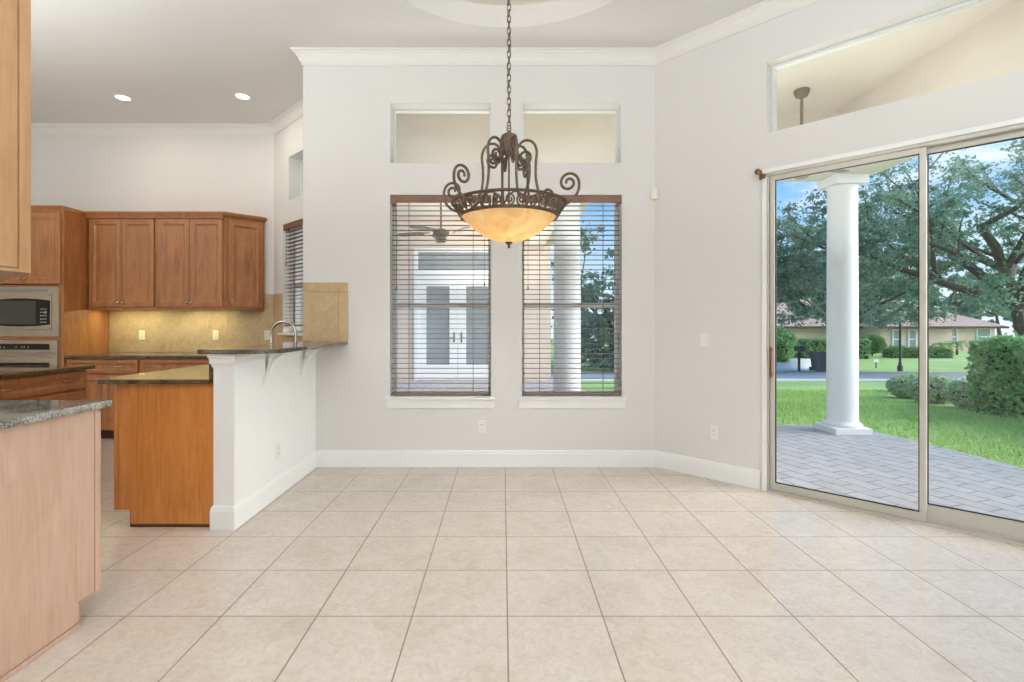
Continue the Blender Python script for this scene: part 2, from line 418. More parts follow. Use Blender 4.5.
def thing(name, label, cat, loc=(0, 0, 0), rz=0, group=None):
    o = bpy.data.objects.new(name, None); C.objects.link(o); o.empty_display_size = 0.1
    o.location = loc; o.rotation_euler = (0, 0, rz); o['label'] = label; o['category'] = cat
    if group: o['group'] = group
    return o
def tag(o, label, cat, group=None, kind=None):
    o['label'] = label; o['category'] = cat
    if group: o['group'] = group
    if kind: o['kind'] = kind
    return o
def struct(o, label, cat):
    o['kind'] = 'structure'; o['label'] = label; o['category'] = cat; return o
def struct_empty(name, label, cat, loc=(0, 0, 0), rz=0):
    o = thing(name, label, cat, loc, rz); o['kind'] = 'structure'; return o
def copy_thing(root, loc, label, rz=None):
    r = root.copy(); C.objects.link(r); r.location = loc; r['label'] = label
    if rz is not None: r.rotation_euler = (0, 0, rz)
    for ch in list(root.children):
        c = ch.copy(); C.objects.link(c); c.parent = r
        for g in list(ch.children):
            d = g.copy(); C.objects.link(d); d.parent = c
    return r

# ------------------------------------------------------------------ room shell
CEIL = 3.70
BY = 4.552                       # back wall plane
BX0, BX1 = -1.783, 1.3585        # back wall corners
KY = 6.23; KX = -2.795           # kitchen back wall and its inner corner
RU = 2.75                        # angled right wall, in X units
RX, RY = BX1 + RU, BY - RU
S2 = math.sqrt(2)
REAR = -6.0; LEFT = -6.3
foot = [(LEFT, REAR), (RX, REAR), (RX, RY), (BX1, BY), (BX0, BY), (BX0, BY + 0.666), (KX, KY), (LEFT, KY)]

def wall_mesh(length, th, z0, z1, holes):
    us = sorted({0.0, length, *[h[0] for h in holes], *[h[1] for h in holes]})
    zs = sorted({z0, z1, *[h[2] for h in holes], *[h[3] for h in holes]})
    m = MB()
    for i in range(len(us) - 1):
        for j in range(len(zs) - 1):
            uc, zc = (us[i] + us[i + 1]) / 2, (zs[j] + zs[j + 1]) / 2
            if any(h[0] < uc < h[1] and h[2] < zc < h[3] for h in holes): continue
            m.box(us[i], us[i + 1], 0, th, zs[j], zs[j + 1])
    bmesh.ops.remove_doubles(m.bm, verts=m.bm.verts, dist=1e-5)
    seen = {}
    for f in m.bm.faces: seen.setdefault(tuple(sorted(v.index for v in f.verts)), []).append(f)
    m.bm.verts.index_update(); seen = {}
    for f in m.bm.faces: seen.setdefault(tuple(sorted(v.index for v in f.verts)), []).append(f)
    bmesh.ops.delete(m.bm, geom=[f for fs in seen.values() if len(fs) > 1 for f in fs], context='FACES_ONLY')
    return m

def flat_poly(name, loops, z, mat, th):
    b = bmesh.new()
    for lp in loops:
        vs_ = [b.verts.new((p[0], p[1], z)) for p in lp]
        for i in range(len(vs_)): b.edges.new((vs_[i], vs_[(i + 1) % len(vs_)]))
    bmesh.ops.triangle_fill(b, use_beauty=True, use_dissolve=False, edges=b.edges[:])
    for f in b.faces:
        if f.normal.z < 0: f.normal_flip()
    g = bmesh.ops.extrude_face_region(b, geom=b.faces[:])
    bmesh.ops.translate(b, vec=(0, 0, th), verts=[e for e in g['geom'] if isinstance(e, bmesh.types.BMVert)])
    bmesh.ops.recalc_face_normals(b, faces=b.faces)
    m = MB(); m.add(b); return m.build(name, mat)

WT = 0.2
wx = [(-1.007, -0.105), (0.171, 1.064)]                # the two back windows
WZ0, WZ1, TZ0, TZ1 = 0.625, 2.428, 2.712, 3.245
L0 = BX0
holes = [(a_ - L0, b_ - L0, WZ0, WZ1) for a_, b_ in wx] + [(-1.004 - L0, -0.108 - L0, TZ0, TZ1), (0.18 - L0, 1.055 - L0, TZ0, TZ1)]
o = wall_mesh(BX1 - BX0 + 0.12, WT, 0, CEIL, holes).build('wall_back', M['wall'], loc=(BX0, BY, 0))
struct(o, 'greige back wall holding two blind-covered windows and two transoms', 'wall')
SL0, SL1 = 0.930, 3.700                                 # slider opening along the angled wall
SZ = 2.425
o = wall_mesh(RU * S2, WT, 0, CEIL, [(SL0, SL1, 0, SZ), (SL0, SL1, 2.73, 3.28)]).build('wall_right', M['wall'], loc=(BX1, BY, 0), rz=-PI / 4)
struct(o, 'angled greige wall holding the sliding patio door', 'wall')
o = wall_mesh(RY - REAR, WT, 0, CEIL, []).build('wall_side', M['wall'], loc=(RX, RY, 0), rz=-PI / 2)
struct(o, 'greige side wall of the room past the sliding door', 'wall')
o = wall_mesh(KX - LEFT + 0.15, WT, 0, CEIL, []).build('wall_kitchen', M['wall'], loc=(LEFT, KY, 0)); struct(o, 'kitchen back wall above the brown cabinets', 'wall')
KW0, KW1 = 0.272, 1.15
o = wall_mesh(0.666 * 1.52 * S2, WT, 0, CEIL, [(KW0, KW1, 1.17, 2.45), (KW0 + 0.16, KW1, TZ0, 3.21)]).build('wall_corner', M['wall'], loc=(KX, KY, 0), rz=-PI / 4)
struct(o, 'angled kitchen wall with a narrow blind-covered window', 'wall')
o = MB().box(0, 0.2, 0, 0.666, 0, CEIL).build('wall_nook', M['wall'], loc=(BX0, BY + WT, 0)); struct(o, 'short return wall behind the back wall corner', 'wall')
o = wall_mesh(KY - REAR, WT, 0, CEIL, []).build('wall_left', M['wall'], loc=(LEFT, REAR, 0), rz=PI / 2); struct(o, 'left kitchen wall', 'wall')
o = wall_mesh(RX - LEFT, WT, 0, CEIL, [(1.0, 4.5, 0, 2.5), (6.0, 9.6, 0, 2.5)]).build('wall_rear', M['wall'], loc=(RX, REAR, 0), rz=PI); struct(o, 'rear wall of the room behind the viewer', 'wall')

o = flat_poly('floor', [foot], -0.12, M['tile'], 0.12); struct(o, 'beige square ceramic floor tiles', 'floor')
DCX, DCY, DR = 0.036, 3.08, 1.09
circ = [(DCX + DR * math.cos(2 * PI * i / 72), DCY + DR * math.sin(2 * PI * i / 72)) for i in range(72)]
o = flat_poly('ceiling', [foot, circ], CEIL, M['ceiling'], 0.06); struct(o, 'pale flat ceiling with a round recess over the chandelier', 'ceiling')
m = MB(); m.lathe([(DR + 0.03, CEIL + 0.058), (DR, CEIL + 0.001), (DR - 0.012, CEIL + 0.14), (DR - 0.03, CEIL + 0.16), (0.0, CEIL + 0.16)], DCX, DCY, 72)
o = m.build('ceiling_dome', M['dome']); struct(o, 'round recessed ceiling tray above the chandelier', 'ceiling')

def sweep(path, prof, closed_prof=True):
    """profile [(out, z)] along a 2-D path; 'out' points to the left of the path."""
    b = bmesh.new(); rings = []
    P = [Vector((p[0], p[1])) for p in path]
    for i, p in enumerate(P):
        ns = []
        if i > 0: d = (P[i] - P[i - 1]).normalized(); ns.append(Vector((-d.y, d.x)))
        if i < len(P) - 1: d = (P[i + 1] - P[i]).normalized(); ns.append(Vector((-d.y, d.x)))
        nn = ns[0] if len(ns) == 1 else (ns[0] + ns[1]) / (1 + ns[0].dot(ns[1]))
        rings.append([b.verts.new((p.x + nn.x * u, p.y + nn.y * u, z)) for u, z in prof])
    k = len(prof)
    for A, B in zip(rings, rings[1:]):
        for i in range(k): b.faces.new((A[i], A[(i + 1) % k], B[(i + 1) % k], B[i]))
    b.faces.new(rings[0][::-1]); b.faces.new(rings[-1])
    bmesh.ops.recalc_face_normals(b, faces=b.faces)
    m = MB(); m.add(b); return m

cz = CEIL
crown = [(0.001, cz - 0.001), (0.001, cz - 0.118), (0.010, cz - 0.118), (0.014, cz - 0.100), (0.022, cz - 0.090), (0.034, cz - 0.060),
         (0.054, cz - 0.034), (0.066, cz - 0.028), (0.070, cz - 0.016), (0.080, cz - 0.014), (0.082, cz - 0.001)]
e = 0.001
path = [(RX, REAR), (RX, RY), (BX1, BY), (BX0, BY), (BX0, BY + 0.666), (KX, KY), (LEFT, KY)]
o = sweep(path, crown).build('trim_1', M['crown']); struct(o, 'white crown moulding along the ceiling', 'moulding')
base = [(0.001, 0.001), (0.015, 0.001), (0.015, 0.118), (0.012, 0.126), (0.012, 0.134), (0.007, 0.146), (0.001, 0.150)]
KWX, KWN = -1.668, 3.155         # peninsula half wall: right face, near end
o = sweep([(BX1, BY), (KWX + 0.016, BY)], base).build('baseboard_back', M['trim']); struct(o, 'white baseboard under the two windows', 'baseboard')
du = (SL0 - 0.045) / S2
o = sweep([(BX1 + du, BY - du), (BX1 + 0.003, BY - 0.003)], base).build('baseboard_right', M['trim']); struct(o, 'white baseboard on the angled right wall', 'baseboard')
o = sweep([(KWX, BY - 0.001), (KWX, KWN), (-1.79, KWN), (-1.79, KWN + 0.044)], [(u, z) for u, z in base]).build('baseboard_peninsula', M['trim']); struct(o, 'white baseboard wrapping the half wall end', 'baseboard')

# half wall of the breakfast bar
BARZ0, BARZ1 = 1.090, 1.118
m = MB(); m.box(-1.79, KWX, KWN, BY - 0.001, 0, BARZ0 - 0.001)
o = m.build('wall_peninsula', M['trim']); struct(o, 'white half wall under the raised granite bar', 'wall')
cap = [(0.001, BARZ0 - 0.085), (0.006, BARZ0 - 0.085), (0.008, BARZ0 - 0.070), (0.016, BARZ0 - 0.060), (0.018, BARZ0 - 0.030), (0.026, BARZ0 - 0.020), (0.026, BARZ0 - 0.002), (0.001, BARZ0 - 0.002)]
o = sweep([(KWX, BY - 0.002), (KWX, KWN), (-1.79, KWN), (-1.79, KWN + 0.03)], [(u, z) for u, z in cap]).build('trim_2', M['trim']); struct(o, 'white cap moulding along the top of the half wall', 'moulding')
m = MB(); m.box(KWX, KWX + 0.008, KWN - 0.001, KWN + 0.055, 0.152, BARZ0 - 0.088); o = m.build('trim_3', M['trim']); struct(o, 'white corner board on the half wall end', 'moulding')
# bar slab with a rounded outer corner
pts = [(-1.86, KWN - 0.055)]
cr = 0.14
for i in range(9):
    a_ = -PI / 2 + i / 8 * PI / 2
    pts.append((-1.38 - cr + cr * math.cos(a_), KWN - 0.055 + cr + cr * math.sin(a_)))
pts += [(-1.38, BY - 0.002), (-1.86, BY - 0.002)]
o = MB().prism([(x + 1.66, y - 3.8) for x, y in pts], 0, BARZ1 - BARZ0, 0.006).build('bar_top', M['granite'], loc=(-1.66, 3.8, BARZ0))
tag(o, 'raised dark granite breakfast bar slab on the white half wall', 'countertop')

def corbel(yc, label):
    t_ = thing('corbel', label, 'bracket', (KWX + 0.001, yc, BARZ0 - 0.002), 0, 'corbels under the bar')
    w = 0.030
    MB().box(0, 0.020, -w, w, -0.235, -0.018, 0.002).build('back_plate', M['trim'], t_)
    MB().box(0, 0.165, -w, w, -0.018, 0.0, 0.002).build('top_plate', M['trim'], t_)
    m = MB(); pin, pout = [], []
    for i in range(13):
        f = i / 12
        x = 0.012 + 0.145 * f; z = -0.215 + 0.20 * (f ** 0.55 if f > 0 else 0)
        x2 = 0.012 + 0.105 * f
        pout.append((0.016 + 0.135 * (1 - math.cos(f * PI / 2)), -0.200 + 0.185 * math.sin(f * PI / 2)))
    pin = [(p[0] + 0.006 + 0.020 * math.sin(i / 12 * PI / 2), p[1] - 0.022 * math.cos(i / 12 * PI / 2)) for i, p in enumerate(pout)]
    pts = pout + pin[::-1]
    m.prism_y(pts, -0.024, 0.024); m.build('brace', M['trim'], t_)
    return t_
corbel(3.56, 'white corbel under the granite bar, nearer the bar end')
corbel(4.22, 'white corbel under the granite bar, nearer the back wall')

# backsplash panels
def splash(name, loc, rz, w, z0, z1, label, border=True):
    o = struct_empty(name, label, 'wall tile', loc, rz)
    bw = 0.085
    m = MB(); m.box(bw, w - bw, -0.008, -0.0005, z0, z1 - bw)
    m.build('field_tile', M['walltile'], o)
    m = MB(); g = 0.002
    for a_, b_ in ((0, bw - g), (w - bw + g, w)):
        m.box(a_, b_, -0.009, -0.0005, z0, z1 - bw - g, 0.001)
    n = max(1, round(w / 0.33)); st = w / n
    for i in range(n): m.box(i * st + g / 2, (i + 1) * st - g / 2, -0.009, -0.0005, z1 - bw + g, z1, 0.001)
    m.build('border_tile', M['walltile_border'], o)
    return o
splash('trim_4', (BX0 + 0.001, BY, 0), 0, 0.403, BARZ1 + 0.001, 1.645, 'tan wall tile patch above the bar')
o = MB().box(0, 1.36, -0.008, -0.0005, 0.932, 1.45).build('trim_5', M['walltile'], loc=(-4.80, KY, 0)); struct(o, 'tan tile backsplash under the wall cabinets', 'wall tile')
splash('trim_6', (-3.44, KY, 0), 0, 0.640, 0.932, 1.64, 'tan tile backsplash under the corner wall cabinet')
m = MB(); m.box(0.010, KW0 - 0.006, -0.008, -0.0005, 0.932, 1.64, 0.001); m.box(KW0 - 0.004, 1.42, -0.008, -0.0005, 0.932, 1.14, 0.001)
o = m.build('trim_7', M['walltile'], loc=(KX, KY, 0), rz=-PI / 4); struct(o, 'tan tile beside and below the kitchen window', 'wall tile')

# ------------------------------------------------------------------ windows
def window(name, loc, rz, w, z0, z1, label, hung=True, fr=0.028, ydep=0.165):
    """local x along the wall, y outwards; the frame sits deep in the opening"""
    o = struct_empty(name, label, 'window', (loc[0], loc[1], 0), rz)
    y0, y1 = ydep - 0.03, ydep + 0.03
    m = MB(); g = 0.001
    m.box(g, fr, y0, y1, z0 + g, z1 - g); m.box(w - fr, w - g, y0, y1, z0 + g, z1 - g)
    m.box(fr, w - fr, y0, y1, z0 + g, z0 + fr); m.box(fr, w - fr, y0, y1, z1 - fr, z1 - g)
    m.build('window_frame', M['vinyl'], o)
    if hung:
        zm = (z0 + z1) / 2 - 0.08
        m = MB(); m.box(fr, w - fr, y0 - 0.01, y1 - 0.012, zm - 0.022, zm + 0.022, 0.003)
        m.build('meeting_rail', M['vinyl'], o)
    MB().box(fr - 0.004, w - fr + 0.004, ydep - 0.003, ydep + 0.003, z0 + fr - 0.004, z1 - fr + 0.004).build('window_glass', M['glass'], o)
    return o
def sill(o, w, z0, ext=0.035):
    m = MB(); m.box(-ext, w + ext, -0.035, 0.0, z0 - 0.022, z0 - 0.001, 0.003)
    m.box(0.001, w - 0.001, 0.0, 0.13, z0 - 0.0, z0 + 0.004)
    m.box(-ext + 0.008, w + ext - 0.008, -0.014, -0.0005, z0 - 0.10, z0 - 0.022, 0.002)
    m.build('window_sill', M['trim'], o)
for i, (a_, b_) in enumerate(wx):
    o = window(f'window_{i+1}', (a_, BY), 0, b_ - a_, WZ0, WZ1, ['window left of the chandelier, french doors beyond', 'window right of the chandelier, white column beyond'][i])
    sill(o, b_ - a_, WZ0)
window('window_3', (-1.004, BY), 0, 0.896, TZ0, TZ1, 'transom over the left window', False, 0.012)
window('window_4', (0.18, BY), 0, 0.875, TZ0, TZ1, 'transom over the right window', False, 0.012)
o = window('window_5', (BX1 + SL0 / S2, BY - SL0 / S2), -PI / 4, SL1 - SL0, 2.73, 3.28, 'long transom over the sliding patio door', False, 0.022, 0.13)
o = window('window_6', (KX + KW0 / S2, KY - KW0 / S2), -PI / 4, KW1 - KW0, 1.17, 2.45, 'narrow kitchen window beside the corner cabinet')
m = MB(); m.box(-0.04, KW1 - KW0 + 0.02, -0.05, 0.12, 1.147, 1.169, 0.003); m.build('window_sill', M['trim'], o)
o = window('window_7', (KX + (KW0 + 0.16) / S2, KY - (KW0 + 0.16) / S2), -PI / 4, KW1 - KW0 - 0.16, TZ0, 3.21, 'small transom over the kitchen window', False, 0.02)

def blind(loc, rz, w, z0, z1, label):
    t_ = thing('window_blind', label, 'blind', (loc[0], loc[1], z0), rz, 'brown slatted blinds')
    h = z1 - z0
    m = MB(); m.box(0.002, w - 0.002, 0.004, 0.014, h - 0.070, h - 0.002, 0.003); m.box(0.002, 0.010, 0.014, 0.075, h - 0.066, h - 0.002); m.box(w - 0.010, w - 0.002, 0.014, 0.075, h - 0.066, h - 0.002)
    m.build('valance', M['valance'], t_)
    MB().box(0.012, w - 0.012, 0.020, 0.072, h - 0.045, h - 0.004).build('head_rail', M['blind'], t_)
    m = MB(); zz = h - 0.0885
    while zz > 0.05:
        b = bmesh.new(); k = 5
        top = []; bot = []
        for x in (0.008, w - 0.008):
            tr, br = [], []
            for i in range(k):
                f = i / (k - 1); y = 0.022 + 0.048 * f; cz_ = 0.0025 * (1 - (2 * f - 1) ** 2)
                tr.append(b.verts.new((x, y, zz + cz_ + 0.0014))); br.append(b.verts.new((x, y, zz + cz_ - 0.0014)))
            top.append(tr); bot.append(br)
        for i in range(k - 1):
            b.faces.new((top[0][i], top[1][i], top[1][i + 1], top[0][i + 1])); b.faces.new((bot[0][i + 1], bot[1][i + 1], bot[1][i], bot[0][i]))
        b.faces.new((top[0][0], bot[0][0], bot[1][0], top[1][0])); b.faces.new((top[0][-1], top[1][-1], bot[1][-1], bot[0][-1]))
        for q in (0, 1):
            b.faces.new(top[q] + bot[q][::-1])
        bmesh.ops.recalc_face_normals(b, faces=b.faces); m.add(b)
        zz -= 0.0444
    m.build('slats', M['blind'], t_)
    MB().box(0.006, w - 0.006, 0.018, 0.074, 0.006, 0.026, 0.004).build('bottom_rail', M['blind'], t_)
    m = MB()
    for x in (0.18 * w, 0.82 * w):
        for y in (0.020, 0.073): m.box(x - 0.0012, x + 0.0012, y - 0.0012, y + 0.0012, 0.02, h - 0.05)
    m.build('ladder_cord', M['cord'], t_)
    m = MB(); m.tube([(0.055, 0.016, h - 0.06), (0.055, 0.016, 0.38 * h + 0.3)], 0.002, 6); m.lathe([(0, 0.38 * h + 0.262), (0.007, 0.38 * h + 0.268), (0.005, 0.38 * h + 0.30), (0, 0.38 * h + 0.304)], 0.055, 0.016, 10)
    m.build('pull_cord', M['cord'], t_); m = MB()
    m.tube([(w - 0.06, 0.016, h - 0.06), (w - 0.06, 0.016, 0.40 * h + 0.3)], 0.002, 6); m.lathe([(0, 0.40 * h + 0.262), (0.007, 0.40 * h + 0.268), (0.005, 0.40 * h + 0.30), (0, 0.40 * h + 0.304)], w - 0.06, 0.016, 10)
    m.build('pull_cord', M['cord'], t_)
    return t_
blind((wx[0][0], BY), 0, wx[0][1] - wx[0][0], WZ0 + 0.006, WZ1, 'open brown slat blind in the window with french doors beyond')
blind((wx[1][0], BY), 0, wx[1][1] - wx[1][0], WZ0 + 0.006, WZ1, 'open brown slat blind in the window with a white column beyond')
blind((KX + KW0 / S2, KY - KW0 / S2), -PI / 4, KW1 - KW0, 1.245, 2.45, 'open brown slat blind in the narrow kitchen window')

# ------------------------------------------------------------------ sliding patio door
sd = struct_empty('door_1', 'champagne framed sliding glass patio door with two panes in view', 'door', (BX1, BY, 0), -PI / 4)
m = MB()
m.box(SL0 - 0.03, SL0, -0.016, -0.0005, 0, SZ + 0.03, 0.002); m.box(SL0, SL1, -0.016, -0.0005, SZ, SZ + 0.03, 0.002); m.box(SL1, SL1 + 0.03, -0.016, -0.0005, 0, SZ + 0.03, 0.002)
m.build('casing', M['trim'], sd)
m = MB()
m.box(SL0 + 0.001, SL0 + 0.016, 0.0, 0.15, 0, SZ - 0.001); m.box(SL1 - 0.03, SL1 - 0.001, 0.0, 0.15, 0, SZ - 0.001); m.box(SL0 + 0.016, SL1 - 0.03, 0.0, 0.15, SZ - 0.022, SZ - 0.001)
m.box(SL0 + 0.016, SL1 - 0.03, -0.012, 0.16, 0.0, 0.014); m.box(SL0 + 0.016, SL1 - 0.03, 0.045, 0.050, 0.014, 0.028); m.box(SL0 + 0.016, SL1 - 0.03, 0.095, 0.10, 0.014, 0.028)
m.build('door_frame', M['alu'], sd)
def panel(x0, x1, y0, handle=None, bot=0.052):
    p = None; m = MB(); st = 0.034; y1 = y0 + 0.034; z0, z1 = 0.016, SZ - 0.024
    m.box(x0, x0 + st, y0, y1, z0, z1, 0.003); m.box(x1 - st, x1, y0, y1, z0, z1, 0.003)
    m.box(x0 + st, x1 - st, y0, y1, z0, z0 + bot); m.box(x0 + st, x1 - st, y0, y1, z1 - 0.036, z1)
    p = m.build('door_panel', M['alu'], sd)
    g = MB(); gw = 0.006; a0, a1, b0, b1 = x0 + st, x1 - st, z0 + bot, z1 - 0.036
    g.box(a0, a0 + gw, y0 + 0.010, y0 + 0.026, b0, b1); g.box(a1 - gw, a1, y0 + 0.010, y0 + 0.026, b0, b1)
    g.box(a0, a1, y0 + 0.010, y0 + 0.026, b0, b0 + gw); g.box(a0, a1, y0 + 0.010, y0 + 0.026, b1 - gw, b1)
    g.build('gasket', M['gasket'], p)
    MB().box(a0, a1, y0 + 0.014, y0 + 0.020, b0, b1).build('door_glass', M['glass'], p)
    if handle:
        h = MB(); h.box(x0 + 0.010, x0 + 0.024, y0 - 0.034, y0 - 0.020, 0.87, 1.10, 0.004)
        h.box(x0 + 0.012, x0 + 0.022, y0 - 0.022, y0 + 0.002, 0.885, 0.905); h.box(x0 + 0.012, x0 + 0.022, y0 - 0.022, y0 + 0.002, 1.065, 1.085)
        h.build('door_handle', M['brownknob'], p)
    return p
panel(SL0 + 0.018, SL0 + 0.940, 0.008, True)
panel(SL0 + 0.906, SL0 + 1.860, 0.054, bot=0.10)
panel(SL0 + 1.825, SL1 - 0.032, 0.102, bot=0.10)

# ------------------------------------------------------------------ switches, outlets, small wall things
def outlet(loc, rz, label, kind='outlet', mat='white', group=None):
    """local -y faces the room"""
    t_ = thing('wall_outlet' if kind == 'outlet' else 'light_switch', label, 'outlet' if kind == 'outlet' else 'switch', loc, rz, group)
    MB().box(-0.036, 0.036, -0.007, -0.0008, -0.058, 0.058, 0.003).build('cover_plate', M[mat], t_)
    if kind == 'outlet':
        for s_ in (-1, 1):
            f = MB().box(-0.017, 0.017, -0.0095, -0.007, s_ * 0.020 - 0.014, s_ * 0.020 + 0.014, 0.001).build('socket', M[mat], t_)
            m = MB(); m.box(-0.009, -0.006, -0.0100, -0.0094, s_ * 0.020 - 0.003, s_ * 0.020 + 0.007); m.box(0.006, 0.009, -0.0100, -0.0094, s_ * 0.020 - 0.003, s_ * 0.020 + 0.006)
            m.box(-0.0025, 0.0025, -0.0100, -0.0094, s_ * 0.020 - 0.010, s_ * 0.020 - 0.006)
            m.build('slot', M['slot'], f)
    else:
        MB().prism_x([(-0.007, -0.030), (-0.0085, -0.030), (-0.013, 0.030), (-0.007, 0.030)], -0.016, 0.016).build('rocker', M[mat], t_)
    return t_
def onright(px, z):
    k = (px - VPX) / F_PX; u = (BY * k - BX1) / (1 + k)
    return (BX1 + u, BY - u, z)
outlet(((482 - VPX) * BY / F_PX, BY, 0.356), 0, 'white outlet low on the back wall under the left window')
outlet(onright(714.5, 0.385), -PI / 4, 'white outlet low on the angled wall beside the sliding door')
outlet(onright(705, 1.14), -PI / 4, 'white rocker switch on the angled wall beside the sliding door', 'switch')
outlet((KWX + 0.0, 3.78, 0.335), PI / 2, 'white outlet on the white half wall under the bar')
outlet((-4.40, KY - 0.008, 1.14), 0, 'almond outlet on the backsplash under the left wall cabinet', mat='almond')
outlet((-3.50, KY - 0.008, 1.14), 0, 'almond outlet on the backsplash under the middle wall cabinet', mat='almond')
outlet((-2.870, KY - 0.009, 1.14), 0, 'almond outlet on the backsplash beside the faucet', mat='almond')
sx, sy, sz = onright(656.5, 2.43)
t_ = thing('motion_sensor', 'small white motion sensor high in the back wall corner', 'sensor', (BX1, BY, 2.43), R(-22.5))
MB().prism([(-0.028, -0.013), (0.028, -0.013), (0.034, -0.030), (0.020, -0.052), (-0.020, -0.052), (-0.034, -0.030)], -0.05, 0.05, 0.006).build('housing', M['white'], t_)
MB().box(-0.016, 0.016, -0.056, -0.051, -0.030, 0.016, 0.003).build('sensor_lens', M['almond'], t_)
bx, by, bz = onright(758.5, 2.41)
t_ = thing('curtain_rod_bracket', 'brown curtain rod bracket at the sliding door corner', 'bracket', (bx, by, 2.425), -PI / 4)
m = MB(); m.box(0.006, 0.026, -0.008, -0.0008, -0.045, 0.03, 0.003); m.tube([(0.016, -0.006, -0.005), (0.016, -0.06, -0.005)], 0.008, 10)
m.build('mount', M['brownknob'], t_)
MB().ball(0.016, -0.070, 0.006, 0.023).build('knob', M['brownknob'], t_)
MB().ball(0.045, -0.022, -0.024, 0.019).build('knob', M['brownknob'], t_)

# ------------------------------------------------------------------ kitchen cabinets (local: x along the front, -y is the front, z up)
def door_front(parent, x0, x1, z0, z1, y=0.0, name='door', mat='cab', knob=None, pull=False, rail=0.058):
    m = MB(); th = 0.021; g = 0.0028
    x0 += g; x1 -= g; z0 += g; z1 -= g
    m.box(x0, x0 + rail, y - th, y, z0, z1, 0.0025); m.box(x1 - rail, x1, y - th, y, z0, z1, 0.0025)
    m.box(x0 + rail - 0.001, x1 - rail + 0.001, y - th, y, z0, z0 + rail, 0.0025); m.box(x0 + rail - 0.001, x1 - rail + 0.001, y - th, y, z1 - rail, z1, 0.0025)
    # ogee bead sloping down to the flat centre panel
    b = bmesh.new(); bd = 0.017
    o4 = [(x0 + rail, z0 + rail), (x1 - rail, z0 + rail), (x1 - rail, z1 - rail), (x0 + rail, z1 - rail)]
    i4 = [(x0 + rail + bd, z0 + rail + bd), (x1 - rail - bd, z0 + rail + bd), (x1 - rail - bd, z1 - rail - bd), (x0 + rail + bd, z1 - rail - bd)]
    vo = [b.verts.new((p[0], y - th + 0.003, p[1])) for p in o4]; vi = [b.verts.new((p[0], y - 0.006, p[1])) for p in i4]
    for i in range(4): b.faces.new((vo[i], vo[(i + 1) % 4], vi[(i + 1) % 4], vi[i]))
    b.faces.new(vi); bmesh.ops.recalc_face_normals(b, faces=b.faces)
    for f in b.faces:
        if f.normal.y > 0: f.normal_flip()
    m.add(b)
    d = m.build(name, M[mat], parent)
    if knob:
        k = MB(); b = bmesh.new(); kk = MB()
        kx, kz = knob; prof = [(0.0055, 0.0), (0.0055, 0.010), (0.014, 0.014), (0.015, 0.020), (0.010, 0.026), (0.0, 0.027)]
        kk.lathe(prof, 0, 0, 16)
        bmesh.ops.rotate(kk.bm, matrix=Matrix.Rotation(PI / 2, 3, 'X'), verts=kk.bm.verts)
        bmesh.ops.translate(kk.bm, vec=(kx, y - th, kz), verts=kk.bm.verts)
        kk.build('knob', M['nickel'], d)
    if pull:
        hw = 0.048; pz = (z0 + z1) / 2
        for px_ in ([x0 + (x1 - x0) * f for f in pull] if isinstance(pull, tuple) else [(x0 + x1) / 2]):
          k = MB(); k.tube([(px_ - hw, y - th, pz), (px_ - hw, y - th - 0.024, pz), (px_ - hw + 0.010, y - th - 0.030, pz), (px_ + hw - 0.010, y - th - 0.030, pz), (px_ + hw, y - th - 0.024, pz), (px_ + hw, y - th, pz)], 0.0055, 8)
          k.build('pull', M['nickel'], d)
    return d

def base_carcass(t_, w, d, mat, h=0.898, toe=0.075, toez=0.105, face=0.0):
    m = MB(); m.prism_x([(0.0, toez), (0.0, h), (d, h), (d, 0.0), (toe, 0.0), (toe, toez)], 0, w)
    m.build('carcass', M[mat], t_)
    MB().box(0.004, w - 0.004, toe - 0.006, toe - 0.0005, 0.001, toez - 0.002).build('toe_kick', M['toe'], t_)
def base_cabinet(label, loc, rz, w, d, mat, fronts, group=None, toe=0.075):
    t_ = thing('base_cabinet', label, 'cabinet', loc, rz, group)
    base_carcass(t_, w, d, mat, toe=toe)
    for f in fronts: door_front(t_, *f[0], y=-0.001, name=f[1], mat=mat, **f[2])
    return t_
def wall_cabinet(label, loc, w, d, z0, z1, group=None, ndoor=2):
    t_ = thing('wall_cabinet', label, 'cabinet', (loc[0], loc[1], z0), 0, group)
    h = z1 - z0
    m = MB(); m.box(0, w, 0, d, 0.025, h); m.box(0, w, 0, 0.018, 0, 0.025)
    m.build('carcass', M['cab'], t_)
    dw = (w - 0.03) / ndoor
    for i in range(ndoor):
        x0 = 0.015 + i * dw; x1 = x0 + dw
        kx = (x1 - 0.028) if i == 0 else (x0 + 0.028)
        door_front(t_, x0, x1, 0.035, h - 0.03, y=-0.001, knob=(kx, 0.085))
    m = MB()
    cp = [(0.0, h - 0.028), (-0.008, h - 0.028), (-0.012, h - 0.010), (-0.026, h + 0.020), (-0.034, h + 0.030), (-0.036, h + 0.046), (0.0, h + 0.046)]
    m.prism_x([(p[0] - 0.0225, p[1]) for p in cp] + [(0.01, h + 0.046), (0.01, h + 0.001), (-0.022, h + 0.001)], 0, w) if False else m.prism_x(cp[:1] + [(p[0] - 0.0225, p[1]) for p in cp[1:-1]] + cp[-1:], 0, w)
    m.build('crown_moulding', M['cab'], t_)
    s_ = MB().box(0.12, w - 0.12, 0.12, 0.16, 0.012, 0.0245, 0.002).build('light_strip', M['strip'], t_)
    lamp('under_cabinet_light', 'AREA', 2.3, (w / 2, 0.12, 0.008), (0, 0, 0), (0.92, 0.95, 0.56), w - 0.14, 0.04, t_)
    return t_
UZ0, UZ1 = 1.437, 2.520
UF = 5.90
wall_cabinet('two-door brown wall cabinet next to the oven tower', (-4.790, UF), 0.7825, KY - UF - 0.0015, UZ0, UZ1, 'brown wall cabinets')
